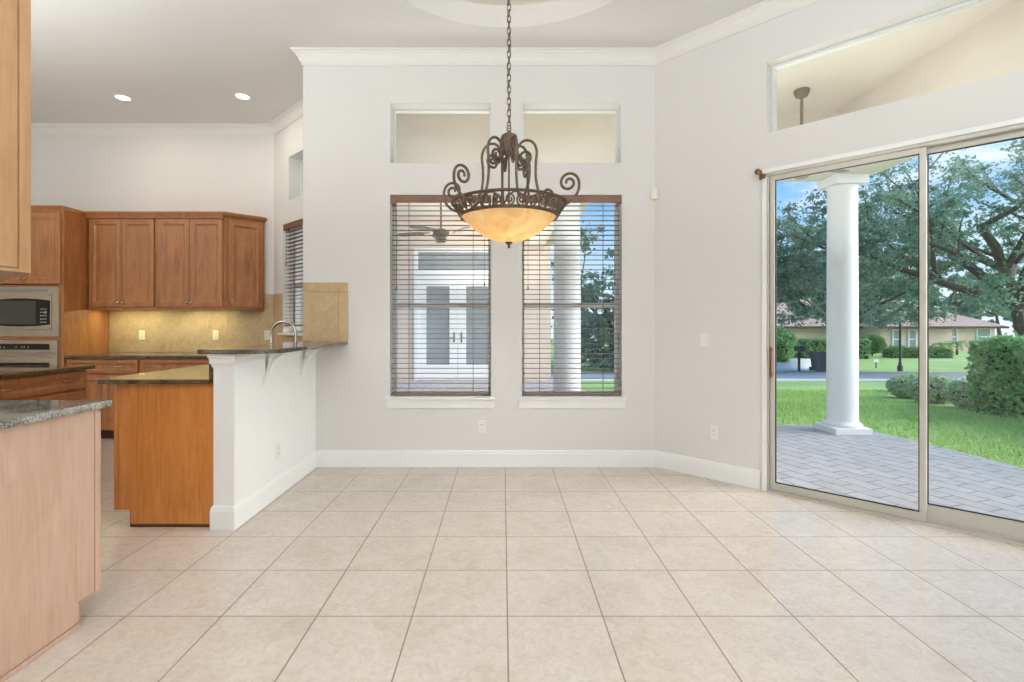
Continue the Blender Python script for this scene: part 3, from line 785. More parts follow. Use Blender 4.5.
wall_cabinet('two-door brown wall cabinet next to the single-door corner cabinet', (-4.006, UF), 0.790, KY - UF - 0.0015, UZ0, UZ1, 'brown wall cabinets')
# diagonal end cabinet
t_ = thing('wall_cabinet', 'single-door brown corner wall cabinet with an angled face', 'cabinet', (-3.214, UF, UZ0), 0, 'brown wall cabinets')
h = UZ1 - UZ0; dd = KY - UF - 0.0015
MB().prism([(0, 0), (dd - 0.025, dd - 0.025), (dd - 0.025, dd), (0, dd)], 0.0, h).build('carcass', M['cab'], t_)
fl = (dd - 0.025) * S2
dtmp = thing('tmp', 'tmp', 'tmp'); ddr = door_front(dtmp, 0.03, fl - 0.008, 0.035, h - 0.03, y=-0.001, knob=(0.06, 0.085))
ddr.parent = t_; ddr.rotation_euler = (0, 0, PI / 4); bpy.data.objects.remove(dtmp)
m = MB(); m.prism([(0.0, 0.0), (0.0, -0.026), (0.010, -0.0285), (fl / S2 + 0.02, fl / S2 - 0.012), (fl / S2 + 0.02, dd), (0, dd)], h + 0.001, h + 0.018); m.prism([(0.0, 0.0), (0.0, -0.048), (0.018, -0.052), (fl / S2 + 0.036, fl / S2 - 0.032), (fl / S2 + 0.036, dd), (0, dd)], h + 0.018, h + 0.046)
m.build('crown_moulding', M['cab'], t_)

# oven tower
TF = 5.58; TX0, TX1 = -5.67, -4.803
tw = TX1 - TX0
t_ = thing('tall_cabinet', 'tall brown oven cabinet holding the microwave and wall oven', 'cabinet', (TX0, TF, 0), 0)
m = MB(); d = KY - TF - 0.0015; H = UZ1
m.box(0, 0.042, 0, d, 0.105, H); m.box(tw - 0.042, tw, 0, d, 0.105, H)
for z0, z1 in ((0.105, 0.30), (1.105, 1.138), (1.685, 1.705), (H - 0.02, H)): m.box(0.042, tw - 0.042, 0, d - 0.02, z0, z1)
m.box(0.042, tw - 0.042, d - 0.02, d, 0.105, H); m.box(0, tw, 0.07, d, 0.0, 0.105)
m.build('carcass', M['cab'], t_)
for i in range(2):
    x0 = 0.02 + i * (tw / 2 - 0.02); x1 = x0 + tw / 2 - 0.02
    door_front(t_, x0, x1, 1.712, H - 0.025, y=-0.001, knob=((x1 - 0.032) if i == 0 else (x0 + 0.032), 1.765))
cp = [(0.0, H - 0.02), (-0.030, H - 0.02), (-0.036, H), (-0.052, H + 0.026), (-0.058, H + 0.046), (0.0, H + 0.046)]
m = sweep([(tw + 0.0, 0.33), (tw + 0.0, 0.0), (0, 0.0)], [(-p[0] if False else -p[0], p[1]) for p in cp]) if False else None
cpp = [(0.0, H + 0.001), (0.010, H + 0.001), (0.014, H + 0.012), (0.028, H + 0.030), (0.034, H + 0.046), (0.0, H + 0.046)]
m = sweep([(0.0, 0.0), (tw, 0.0)], [(-u, z) for u, z in cpp]); m.box(tw + 0.0005, tw + 0.010, -0.03, 0.30, H - 0.004, H + 0.046, 0.002); m.build('crown_moulding', M['cab'], t_)
m = MB(); m.box(0.001, tw - 0.001, 0.001, d, H + 0.001, H + 0.045); m.build('top_panel', M['cab'], t_)

# microwave with trim kit
t_ = thing('microwave_oven', 'stainless built-in microwave in the tall oven cabinet above the wall oven', 'microwave', (TX0 + 0.045, TF, 1.139), 0)
mw, mh = tw - 0.085, 0.545 - 0.002
m = MB(); m.box(0, mw, -0.018, -0.001, 0, 0.075, 0.003); m.box(0, mw, -0.018, -0.001, mh - 0.09, mh, 0.003); m.box(0, 0.055, -0.018, -0.001, 0.075, mh - 0.09, 0.003); m.box(mw - 0.075, mw, -0.018, -0.001, 0.075, mh - 0.09, 0.003)
m.box(0.02, mw - 0.02, -0.001, 0.40, 0.012, mh - 0.012)
m.build('trim_kit', M['steel'], t_)
m = MB()
for i in range(3): m.box(0.10, mw - 0.12, -0.020, -0.0175, mh - 0.058 + i * 0.014, mh - 0.052 + i * 0.014)
m.build('vent', M['slot'], t_)
f = MB().box(0.056, mw - 0.076, -0.030, -0.002, 0.076, mh - 0.091, 0.004).build('door', M['steel'], t_)
pts = []; x0, x1 = 0.060, mw - 0.085
for i in range(13):
    q = i / 12; pts.append((x0 + (x1 - x0) * q, 0.130 - 0.022 * (1 - (2 * q - 1) ** 2)))
for i in range(13):
    q = 1 - i / 12; pts.append((x0 + (x1 - x0) * q, mh - 0.150 + 0.022 * (1 - (2 * q - 1) ** 2)))
MB().prism_y(pts, -0.034, -0.0295).build('glass_band', M['black'], f)
MB().box(0.10, mw - 0.235, -0.0365, -0.0335, 0.135, mh - 0.155, 0.002).build('door_window', M['darkscreen'], f)
cpn = MB().box(mw - 0.225, mw - 0.100, -0.0365, -0.0335, 0.130, mh - 0.155, 0.002).build('control_panel', M['black'], t_)
m = MB()
for r_ in range(5):
    for c_ in range(3): MB().box(mw - 0.185 + c_ * 0.026, mw - 0.170 + c_ * 0.026, -0.0375, -0.0363, 0.150 + r_ * 0.036, 0.160 + r_ * 0.036).build('key', M['keys'], cpn)
k = MB(); k.lathe([(0.016, 0), (0.015, 0.012), (0, 0.013)], 0, 0, 20); bmesh.ops.rotate(k.bm, matrix=Matrix.Rotation(PI / 2, 3, 'X'), verts=k.bm.verts); bmesh.ops.translate(k.bm, vec=(mw - 0.118, -0.0365, 0.262), verts=k.bm.verts)
k.build('dial', M['nickel'], cpn)

# wall oven
t_ = thing('wall_oven', 'stainless wall oven in the tall cabinet below the microwave', 'oven', (TX0 + 0.045, TF, 0.305), 0)
oh = 0.795
m = MB(); m.box(0.02, mw - 0.02, -0.001, 0.50, 0.01, oh - 0.01); m.box(0, mw, -0.012, -0.001, 0, oh, 0.002); m.build('body', M['steel'], t_)
f = MB().box(0.004, mw - 0.004, -0.036, -0.0125, oh - 0.135, oh - 0.006, 0.004).build('control_panel', M['steel'], t_)
MB().box(0.05, mw - 0.085, -0.038, -0.0355, oh - 0.105, oh - 0.040).build('display', M['black'], f)
m = MB()
for x in (0.12, 0.16, 0.20, mw / 2 - 0.06, mw / 2, mw / 2 + 0.03, mw / 2 + 0.07): MB().box(x, x + 0.012, -0.039, -0.0378, oh - 0.082, oh - 0.070).build('key', M['keys'], f)
f = MB().box(0.004, mw - 0.004, -0.036, -0.0125, 0.03, oh - 0.142, 0.004).build('door', M['steel'], t_)
MB().box(0.075, mw - 0.085, -0.038, -0.0355, 0.12, oh - 0.245, 0.001).build('door_window', M['black'], f)
m = MB(); hz = oh - 0.185
m.tube([(0.05, -0.036, hz), (0.05, -0.070, hz + 0.004), (0.10, -0.076, hz + 0.010)] + [(0.10 + (mw - 0.2) * i / 10, -0.076, hz + 0.010 + 0.010 * math.sin(PI * i / 10)) for i in range(1, 10)] + [(mw - 0.10, -0.076, hz + 0.010), (mw - 0.05, -0.070, hz + 0.004), (mw - 0.05, -0.036, hz)], 0.012, 10)
m.build('handle', M['steel'], f)

# base cabinets on the kitchen back wall
CT0, CT1 = 0.900, 0.930
bf = 5.615
def two_door(w):
    return [((0.012, w - 0.012, 0.735, 0.885), 'drawer', dict(pull=(0.25, 0.75), rail=0.036)),
            ((0.012, w / 2, 0.125, 0.720), 'door', dict(knob=(w / 2 - 0.03, 0.665))), ((w / 2, w - 0.012, 0.125, 0.720), 'door', dict(knob=(w / 2 + 0.03, 0.665)))]
w = 0.810
base_cabinet('brown base cabinet with a drawer beside the oven tower', (-4.801, bf, 0), 0, w, KY - bf - 0.010, 'cab', two_door(w), 'brown base cabinets')
w = 0.86
base_cabinet('brown base cabinet with a drawer under the middle wall cabinet', (-3.990, bf, 0), 0, w, KY - bf - 0.010, 'cab', two_door(w), 'brown base cabinets')
# peninsula cabinets, facing the kitchen
PW = 1.78
t_ = base_cabinet('orange-brown peninsula base cabinet against the white half wall', (-2.44, 4.985, 0), -PI / 2, PW, 0.648, 'cabend',
             [((0.02 + i * 0.44, 0.44 + i * 0.44, 0.125, 0.720), 'door', dict(knob=(0.40 + i * 0.44, 0.66))) for i in range(4)] +
             [((0.02 + i * 0.44, 0.44 + i * 0.44, 0.735, 0.885), 'drawer', dict(pull=True, rail=0.036)) for i in range(4)], toe=0.10)
MB().prism_x([(0.030, 0.108), (0.030, 0.898), (0.645, 0.898), (0.645, 0.020), (0.106, 0.020), (0.106, 0.108)], PW + 0.0005, PW + 0.008).build('end_panel', M['cabend'], t_)
MB().box(PW + 0.0005, PW + 0.008, 0.002, 0.026, 0.1055, 0.898, 0.001).build('face_frame', M['cabend'], t_)
MB().box(PW + 0.0005, PW + 0.010, 0.105, 0.60, 0.0, 0.018).build('shoe_moulding', M['toe'], t_)
# L-shaped worktop
pts = [(-4.801, KY - 0.010), (-4.801, 5.575), (-2.90, 5.575), (-2.535, 5.20), (-2.535, 3.190), (-2.500, 3.155), (-1.806, 3.155), (-1.806, 4.54), (-1.80, 5.22), (-2.815, KY - 0.010)]
o = MB().prism([(x + 2.5, y - 5.0) for x, y in pts], 0, CT1 - CT0, 0.006).build('worktop', M['granite'], loc=(-2.5, 5.0, CT0)); tag(o, 'dark granite worktop running from the oven tower round to the peninsula end', 'countertop')
o = MB().box(-0.016, 0.014, -0.70, 0.68, 0, 0.150, 0.002).build('upstand', M['granite'], loc=(-1.8055, 3.86, CT1 + 0.0005)); tag(o, 'dark granite upstand strip against the kitchen side of the half wall', 'upstand')

# faucet
t_ = thing('faucet', 'tall gooseneck kitchen faucet behind the raised bar', 'faucet', (-1.890, 4.66, CT1 + 0.0005), 0)
arc = [(0, 0, 0.04), (0, 0, 0.252)]
rr_ = 0.113
for i in range(1, 19):
    a_ = PI * i / 18 * 1.02
    arc.append((-rr_ + rr_ * math.cos(a_), 0, 0.252 + rr_ * math.sin(a_)))
arc += [(-2 * rr_ - 0.001, 0, 0.21)]
MB().tube(arc, 0.0125, 12).build('spout', M['chrome'], t_)
MB().lathe([(0.0135, 0.0), (0.015, 0.005), (0.014, 0.08), (0.0115, 0.085), (0.0, 0.085)], -2 * rr_ - 0.001, 0, 16).build('spray_head', M['chrome'], t_)
t_.children[-1].location = (0, 0, 0.135)
MB().lathe([(0.030, 0), (0.030, 0.010), (0.018, 0.020), (0.018, 0.075), (0.012, 0.085), (0, 0.085)], 0, 0, 20).build('base', M['chrome'], t_)
m = MB(); m.tube([(0.0, -0.015, 0.055), (0.0, -0.050, 0.075), (0.0, -0.085, 0.115)], [0.008, 0.007, 0.005], 8); m.build('lever', M['chrome'], t_)
t_ = thing('soap_dispenser', 'small chrome soap dispenser left of the faucet behind the bar', 'soap dispenser', (-1.93, 4.36, CT1 + 0.0005), 0)
MB().lathe([(0.020, 0), (0.020, 0.008), (0.010, 0.014), (0.010, 0.14), (0.014, 0.145), (0.014, 0.165), (0, 0.167)], 0, 0, 16).build('body', M['chrome'], t_)
m = MB(); m.tube([(0, 0, 0.158), (-0.045, 0, 0.168), (-0.075, 0, 0.150)], [0.008, 0.007, 0.005], 8); m.build('nozzle', M['chrome'], t_)

# cooktop island
IX = -3.47; IY0, IY1 = 2.45, 4.245
w = IY1 - IY0
fr_ = []
n = 2; dw = (w - 0.03) / n
for i in range(n):
    fr_.append(((0.015 + i * dw, 0.015 + (i + 1) * dw, 0.745, 0.888), 'drawer', dict(pull=(0.21, 0.79), rail=0.036)))
    fr_.append(((0.015 + i * dw, 0.015 + (i + 0.5) * dw, 0.125, 0.730), 'door', dict(knob=(0.015 + (i + 0.5) * dw - 0.03, 0.68))))
    fr_.append(((0.015 + (i + 0.5) * dw, 0.015 + (i + 1) * dw, 0.125, 0.730), 'door', dict(knob=(0.015 + (i + 0.5) * dw + 0.03, 0.68))))
base_cabinet('brown island base cabinet with drawers under the dark island top', (IX, IY0, 0), PI / 2, w, 0.62, 'cab', fr_)
o = MB().box(-0.66, 0.045, -0.02, w + 0.045, 0, 0.030, 0.006).build('island_top', M['granite'], loc=(IX, IY0, CT0)); tag(o, 'dark granite island top with drawers below it', 'countertop')

# near cabinet block on the left
NX = -1.787; NY = 2.250
t_ = thing('base_cabinet', 'maple base cabinet with light painted into its pale colour and a plain end panel at the lower left', 'cabinet', (NX, NY, 0), PI)
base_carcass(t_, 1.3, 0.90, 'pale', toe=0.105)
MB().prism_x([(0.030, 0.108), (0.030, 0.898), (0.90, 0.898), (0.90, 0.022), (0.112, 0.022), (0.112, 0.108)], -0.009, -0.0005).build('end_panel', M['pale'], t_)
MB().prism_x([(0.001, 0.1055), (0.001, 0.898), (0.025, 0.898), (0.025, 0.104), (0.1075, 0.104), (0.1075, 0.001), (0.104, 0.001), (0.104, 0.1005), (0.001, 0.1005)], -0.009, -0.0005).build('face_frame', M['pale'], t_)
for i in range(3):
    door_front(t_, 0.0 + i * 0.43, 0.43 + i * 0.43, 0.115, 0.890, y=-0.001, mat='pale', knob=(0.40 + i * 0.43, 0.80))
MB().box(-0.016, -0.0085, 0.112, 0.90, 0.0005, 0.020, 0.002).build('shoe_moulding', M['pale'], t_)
o = MB().box(-1.3, 0.028, -0.92, 0.052, 0, 0.030, 0.010).build('worktop', M['granite_sheen'], loc=(NX, NY, CT0)); tag(o, 'speckled granite worktop with reflected light painted in as grey at the lower left', 'countertop')
t_ = thing('wall_cabinet', 'maple wall cabinet with light painted into its colour at the upper left edge', 'cabinet', (NX - 0.008, 1.30, 1.464), 0)
pts = [(0, 0), (0, 0.632), (-0.555, 1.078), (-1.0, 1.078), (-1.0, 0)]
MB().prism(pts, 0.0, 1.40).build('carcass', M['honey_lit'], t_)
MB().box(0.0003, 0.008, 0.0, 0.579, 0.016, 1.40, 0.001).build('end_panel', M['honey_lit'], t_)
MB().box(0.0003, 0.008, 0.587, 0.6315, 0.0, 1.40, 0.001).build('face_frame', M['honey_lit'], t_)
MB().box(0.0003, 0.006, 0.0, 0.585, 0.0, 0.012, 0.001).build('bottom_rail', M['honey_lit'], t_)
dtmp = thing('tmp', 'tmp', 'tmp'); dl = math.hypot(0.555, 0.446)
ddr = door_front(dtmp, 0.05, dl - 0.01, 0.02, 1.39, y=-0.002, mat='honey_lit'); ddr.parent = t_
ddr.location = (-0.02, 0.632, 0); ddr.rotation_euler = (0, 0, math.atan2(0.446, -0.555) - PI); bpy.data.objects.remove(dtmp)
ddr.location = (-0.555, 1.078, 0)

# recessed downlights in the kitchen ceiling
def downlight(x, y, label):
    t_ = thing('recessed_light', label, 'light', (x, y, CEIL - 0.0005), 0, 'recessed kitchen lights')
    MB().lathe([(0.062, -0.001), (0.092, -0.001), (0.094, -0.006), (0.066, -0.010), (0.062, -0.004)], 0, 0, 32).build('trim_ring', M['white'], t_)
    MB().lathe([(0.064, -0.006), (0.050, -0.0065), (0.0, -0.007)], 0, 0, 32).build('light_lens', M['lens'], t_)
    lamp('downlight', 'AREA', 4, (0, 0, -0.016), (0, 0, 0), (1, 0.90, 0.74), 0.12, None, t_)
downlight(-4.06, 5.45, 'lit recessed ceiling light, the one farther from the back wall corner')
downlight(-2.765, 5.42, 'lit recessed ceiling light, the one nearer the back wall corner')

# ------------------------------------------------------------------ chandelier
CX, CY = 0.037, 3.08
ch = thing('chandelier', 'bronze scroll chandelier with a lit amber glass bowl hanging from a chain', 'chandelier', (CX, CY, 1.729), 0)
Z = lambda z: z - 1.729
m = MB()
m.lathe([(0, Z(2.288)), (0.020, Z(2.290)), (0.040, Z(2.310)), (0.046, Z(2.335)), (0.044, Z(2.36)), (0.048, Z(2.395)), (0.045, Z(2.41)), (0.028, Z(2.422)), (0.012, Z(2.428)), (0.010, Z(2.44)), (0, Z(2.441))], 0, 0, 24)
for k in range(12):                                    # leaf flutes on the hub
    a_ = 2 * PI * k / 12
    m.tube([(0.047 * math.cos(a_), 0.047 * math.sin(a_), Z(2.40)), (0.049 * math.cos(a_), 0.049 * math.sin(a_), Z(2.36)), (0.046 * math.cos(a_), 0.046 * math.sin(a_), Z(2.32)), (0.030 * math.cos(a_), 0.030 * math.sin(a_), Z(2.296))], [0.004, 0.007, 0.006, 0.003], 6)
m.build('hub', M['bronze'], ch)
def smooth(pts, n=6):
    out = []; P = [Vector(p) for p in pts]
    for i in range(len(P) - 1):
        p0 = P[max(i - 1, 0)]; p1 = P[i]; p2 = P[i + 1]; p3 = P[min(i + 2, len(P) - 1)]
        for k in range(n):
            t2 = k / n
            out.append(0.5 * ((2 * p1) + (-p0 + p2) * t2 + (2 * p0 - 5 * p1 + 4 * p2 - p3) * t2 ** 2 + (-p0 + 3 * p1 - 3 * p2 + p3) * t2 ** 3))
    out.append(P[-1]); return out
prof = []
for i in range(15):                                    # inner spiral beside the hub
    f = i / 14; a_ = R(60) - f * R(530); rad = 0.012 + 0.032 * f
    prof.append((0.098 + rad * math.cos(a_), 2.272 + rad * math.sin(a_)))
prof = [(p[0], p[1]) for p in prof]
last = prof[-1]
prof += [(0.052, 2.310), (0.062, 2.345), (0.092, 2.370), (0.130, 2.368), (0.160, 2.340), (0.172, 2.295), (0.166, 2.230), (0.166, 2.150), (0.178, 2.075), (0.205, 2.015), (0.245, 1.982),
         (0.300, 1.968), (0.352, 1.978), (0.395, 2.010), (0.420, 2.055), (0.422, 2.100)]
for i in range(1, 17):                                 # outer spiral
    f = i / 16; a_ = 0.0 + f * R(560); rad = 0.060 * (1 - 0.80 * f)
    prof.append((0.362 + rad * math.cos(a_), 2.100 + rad * math.sin(a_)))
armpts = smooth([(p[0], 0, Z(p[1])) for p in prof], 3)
arm = None
for k in range(6):
    a_ = R(344 + 60 * k)
    if arm is None:
        nn = len(armpts)
        arm = MB().tube(armpts, [0.0082 if 6 < i < nn - 8 else 0.0070 for i in range(nn)], 8).build('arm', M['bronze'], ch); o = arm
    else:
        o = arm.copy(); C.objects.link(o); o.parent = ch
    o.rotation_euler = (0, 0, a_)
# pierced gallery band
def cone(a_, f): r_ = 0.291 + 0.052 * f; return (r_ * math.cos(a_), r_ * math.sin(a_), Z(1.916) + 0.080 * f)
m = MB()
for f, r_ in ((0.0, 0.007), (0.09, 0.004), (0.93, 0.004), (1.0, 0.0075)):
    m.tube([cone(2 * PI * i / 72, f) for i in range(72)], r_, 8, closed=True)
NU = 15
for u in range(NU):
    a0 = 2 * PI * u / NU; da = 2 * PI / NU
    for s_ in (-1, 1):
        pts = []
        for i in range(18):
            q = i / 17; th = R(-80) + q * R(500); rr_ = 1 - 0.72 * q
            pts.append(cone(a0 + da * (0.5 + s_ * (0.245 - 0.215 * rr_ * math.cos(th))), 0.46 + 0.36 * rr_ * math.sin(th)))
        m.tube(pts, 0.0052, 6)
        m.tube([cone(a0 + da * (0.5 + s_ * q), 0.10 + 0.80 * (1 - (2 * q) ** 2)) for q in (0.0, 0.1, 0.2, 0.3, 0.4, 0.5)], 0.0050, 6)
    m.tube([cone(a0, 0.10), cone(a0, 0.9)], 0.0050, 6)
m.build('gallery_band', M['bronze'], ch)
bp = []
for i in range(15):
    q = i / 14 * PI / 2; q = i / 14; bp.append((0.286 * q, Z(1.768) + 0.152 * q ** 2.15))
bo = bp + [(0.283, Z(1.920))] + [(max(0, r_ - 0.005), z + 0.005) for r_, z in bp[::-1]]
MB().lathe(bo, 0, 0, 48).build('glass_bowl', M['bowl'], ch)
MB().lathe([(0, Z(1.729)), (0.007, Z(1.732)), (0.010, Z(1.740)), (0.005, Z(1.747)), (0.010, Z(1.752)), (0.020, Z(1.760)), (0.022, Z(1.768)), (0.0, Z(1.770))], 0, 0, 20).build('finial', M['bronze'], ch)
m = MB(); m.tube([(0, 0, Z(1.775)), (0, 0, Z(2.29))], 0.006, 8); m.build('centre_rod', M['bronze'], ch)
m = MB(); m.lathe([(0.065, CEIL + 0.1595 - 1.729), (0.065, CEIL + 0.145 - 1.729), (0.030, CEIL + 0.125 - 1.729), (0.008, CEIL + 0.118 - 1.729), (0, CEIL + 0.118 - 1.729)], 0, 0, 24); m.build('ceiling_canopy', M['bronze'], ch)
chain = MB().tube([(0.020 * math.cos(2 * PI * i / 16) * 0.6, 0, Z(2.452) + 0.020 * math.sin(2 * PI * i / 16)) for i in range(16)], 0.003, 6, closed=True).build('chain', M['bronze'], ch)
link = None; z = Z(2.475); i = 0; ztop = CEIL + 0.112 - 1.729
while z < ztop:
    if link is None:
        pts = []
        for q in range(20):
            a_ = 2 * PI * q / 20
            pts.append((0.0105 * math.cos(a_), 0, 0.013 * math.sin(a_) + (0.010 if math.sin(a_) > 0.01 else -0.010 if math.sin(a_) < -0.01 else 0)))
        link = MB().tube(pts, 0.0027, 6, closed=True).build('chain_link', M['bronze'], chain); o = link
    else:
        o = link.copy(); C.objects.link(o); o.parent = chain
    o.location = (0, 0, z); o.rotation_euler = (0, R(4) * (-1) ** i, (i % 2) * PI / 2 + R(18)); z += 0.0355; i += 1
m = MB(); pts = []
for q in range(60):
    f = q / 59; zz = Z(2.46) + (ztop - Z(2.46)) * f
    pts.append((0.011 * math.sin(f * 21), 0.011 * math.cos(f * 17), zz))
m.tube(pts, 0.0018, 5); m.build('lamp_cord', M['bronze'], chain)
for k in range(3):
    a_ = R(-95 + 120 * k)
    b = MB(); b.lathe([(0, 0), (0.014, 0.002), (0.014, 0.05), (0.02, 0.07), (0.026, 0.095), (0.018, 0.118), (0, 0.125)], 0, 0, 14)
    o = b.build('bulb', M['white'], ch); o.location = (0.13 * math.cos(a_), 0.13 * math.sin(a_), Z(1.83))
    lamp('chandelier_lamp', 'POINT', 0.62, (0.10 * math.cos(a_), 0.10 * math.sin(a_), Z(1.885)), color=(1, 0.89, 0.68), size=0.03, parent=ch)

# ------------------------------------------------------------------ outside: patio, porch, courtyard
PZ = -0.03
def gz(x, y):
    return -0.07 - 0.057 * max(0.0, min(y, 30) - 7.0)
o = flat_poly('patio', [[(-1.62, 4.70), (BX1 + 0.05, 4.70), (RX + 0.1, RY + 0.05), (RX + 0.1, -3), (4.72, -3), (4.70, 4.9), (4.60, 5.8), (4.46, 6.35), (3.9, 6.62), (1.35, 6.62), (1.35, 12.2), (-7, 12.2), (-7, 6.45), (-2.72, 6.45), (-1.62, 5.33)]], PZ - 0.10, M['paver'], 0.10)
struct(o, 'grey paver patio outside the sliding door', 'patio')
# lawn
xs = np.linspace(-12, 90, 60); ys = np.concatenate([np.linspace(-4, 32, 37), np.linspace(36, 95, 12)])
V = np.array([(x, y, gz(x, y)) for y in ys for x in xs]); nx = len(xs)
Fc = np.array([(j * nx + i, j * nx + i + 1, (j + 1) * nx + i + 1, (j + 1) * nx + i) for j in range(len(ys) - 1) for i in range(nx - 1)])
o = mesh_np('lawn', V, Fc, M['lawn']); struct(o, 'green lawn sloping from the patio to the street', 'lawn')
# grass blades beside the patio
N = 60000
gx = rng.uniform(1.4, 11.0, N); gy = rng.uniform(3.0, 13.0, N)
edge = np.interp(gy, [3, 4.9, 5.8, 6.35, 6.62, 6.63], [4.70, 4.70, 4.60, 4.46, 3.95, 1.35]) + 0.01
keep = (gx > edge) & ~((gx > 7.35) & (gx < 8.7) & (gy < 8.2)) & ~((gx > 7.6) & (gx < 9.1) & (gy < 11.3) & (gy > 8.1)) & ~((abs(gx - 9.75) < 0.4) & (abs(gy - 12.2) < 0.4)); gx, gy = gx[keep], gy[keep]; N = len(gx)
zz = -0.07 - 0.057 * np.clip(gy - 7, 0, None)
ang = rng.uniform(0, 2 * PI, N); hh = rng.uniform(0.03, 0.075, N); lean = rng.uniform(0, 0.04, N); la = rng.uniform(0, 2 * PI, N)
wv_ = rng.uniform(0.004, 0.009, N)
A = np.stack([gx - wv_ * np.cos(ang), gy - wv_ * np.sin(ang), zz], 1); B = np.stack([gx + wv_ * np.cos(ang), gy + wv_ * np.sin(ang), zz], 1)
D = np.stack([gx + lean * np.cos(la), gy + lean * np.sin(la), zz + hh], 1)
V = np.stack([A, B, D], 1).reshape(-1, 3)
o = mesh_np('grass', V, np.arange(3 * N).reshape(-1, 3), M['grass']); tag(o, 'short green grass blades along the patio edge', 'grass', kind='stuff')

def strip(name, pts_l, pts_r, dz, mat, label, cat):
    n = len(pts_l); V = np.array([(x, y, gz(x, y) + dz) for x, y in pts_l] + [(x, y, gz(x, y) + dz) for x, y in pts_r])
    V2 = V.copy(); V2[:, 2] -= 0.3
    Fc = [(i, i + 1, n + i + 1, n + i) for i in range(n - 1)]; k = 2 * n
    Fc += [(k + i + 1, k + i, k + n + i, k + n + i + 1) for i in range(n - 1)]
    Fc += [(i + 1, i, k + i, k + i + 1) for i in range(n - 1)] + [(n + i, n + i + 1, k + n + i + 1, k + n + i) for i in range(n - 1)]
    o = mesh_np(name, np.vstack([V, V2]), np.array(Fc), mat); return struct(o, label, cat)
sxs = [-12, -4, 4, 10, 14, 18, 21, 24, 26]
near = [18.0, 18.0, 18.0, 18.0, 18.0, 18.2, 19.0, 20.5, 22.5]; far = [25.0, 25.2, 25.6, 26.0, 26.0, 25.9, 25.6, 25.0, 24.4]
strip('street', list(zip(sxs, near)), list(zip(sxs, far)), 0.02, M['asphalt'], 'grey street beyond the lawn', 'street')
strip('curb', list(zip(sxs, [v - 0.35 for v in near])), list(zip(sxs, [v - 0.02 for v in near])), 0.06, M['concrete'], 'pale concrete curb on the near side of the street', 'curb')
strip('driveway', [(14.4, 26.3), (16.4, 31), (19.4, 38), (23.0, 46)], [(17.0, 26.3), (20.0, 31), (23.2, 37), (28.0, 44)], 0.03, M['concrete'], 'white driveway across the street', 'driveway')

def column(x, y, label):
    t_ = thing('patio_column', label, 'column', (x, y, PZ), 0, 'white patio columns')
    MB().box(-0.215, 0.215, -0.215, 0.215, 0.0, 0.075, 0.006).build('plinth', M['column'], t_)
    MB().lathe([(0.205, 0.075), (0.208, 0.095), (0.200, 0.112), (0.178, 0.125), (0.166, 0.15), (0.165, 0.30), (0.163, 1.6), (0.157, 2.90), (0.158, 2.935), (0.172, 2.955), (0.172, 2.965), (0.160, 2.970), (0.0, 2.970)], 0, 0, 40).build('shaft', M['column'], t_)
    MB().box(-0.19, 0.19, -0.19, 0.19, 2.970, 3.079, 0.004).build('capital', M['column'], t_)
    return t_
column(4.12, 6.19, 'white round column at the patio corner outside the sliding door')
column(0.78, 6.19, 'white round column seen through the right blind')
LC = 3.78
m = MB(); m.box(-1.5, 4.40, 6.03, 6.36, 3.052, LC + 0.1); m.box(3.94, 4.40, -3, 6.03, 3.052, LC + 0.1); m.box(0.60, 0.95, 6.36, 12.1, 3.052, LC + 0.1); m.box(0.95, 1.38, 6.36, 12.4, 3.22, 3.30)
o = m.build('porch_beam', M['soffit']); struct(o, 'cream porch beam resting on the white columns', 'beam')
o = flat_poly('porch_ceiling', [[(-1.55, 4.76), (BX1 + 0.08, 4.76), (RX + 0.12, RY), (RX + 0.12, -3), (4.40, -3), (4.40, 6.36), (0.95, 6.36), (0.95, 12.1), (-2.5, 12.1), (-2.5, 6.55), (-1.55, 6.4)]], LC, M['soffit'], 0.1); struct(o, 'cream porch ceiling over the patio', 'ceiling')
# wing across the courtyard
o = wall_mesh(8.12, 0.2, PZ, 3.78, [(4.93, 6.98, PZ, 3.05)]).build('wall_courtyard', M['stucco_pink'], loc=(-7, 11.9, 0)); struct(o, 'pinkish stucco wall across the courtyard', 'wall')
dr = struct_empty('door_2', 'white french doors with a glazed transom across the courtyard', 'door', (-2.07, 11.9, PZ), 0)
m = MB(); W_ = 2.05; H_ = 3.08
for a0, a1 in ((0.001, 0.09), (W_ - 0.09, W_ - 0.001)): m.box(a0, a1, -0.03, 0.10, 0.001, H_ - 0.001)
m.box(0.09, W_ - 0.09, -0.03, 0.10, H_ - 0.09, H_ - 0.001); m.box(0.09, W_ - 0.09, -0.03, 0.10, 2.44, 2.56)
m.build('door_frame', M['doorwhite'], dr)
MB().box(0.09, W_ - 0.09, 0.03, 0.04, 2.56, H_ - 0.09).build('transom_glass', M['doorglass'], dr)
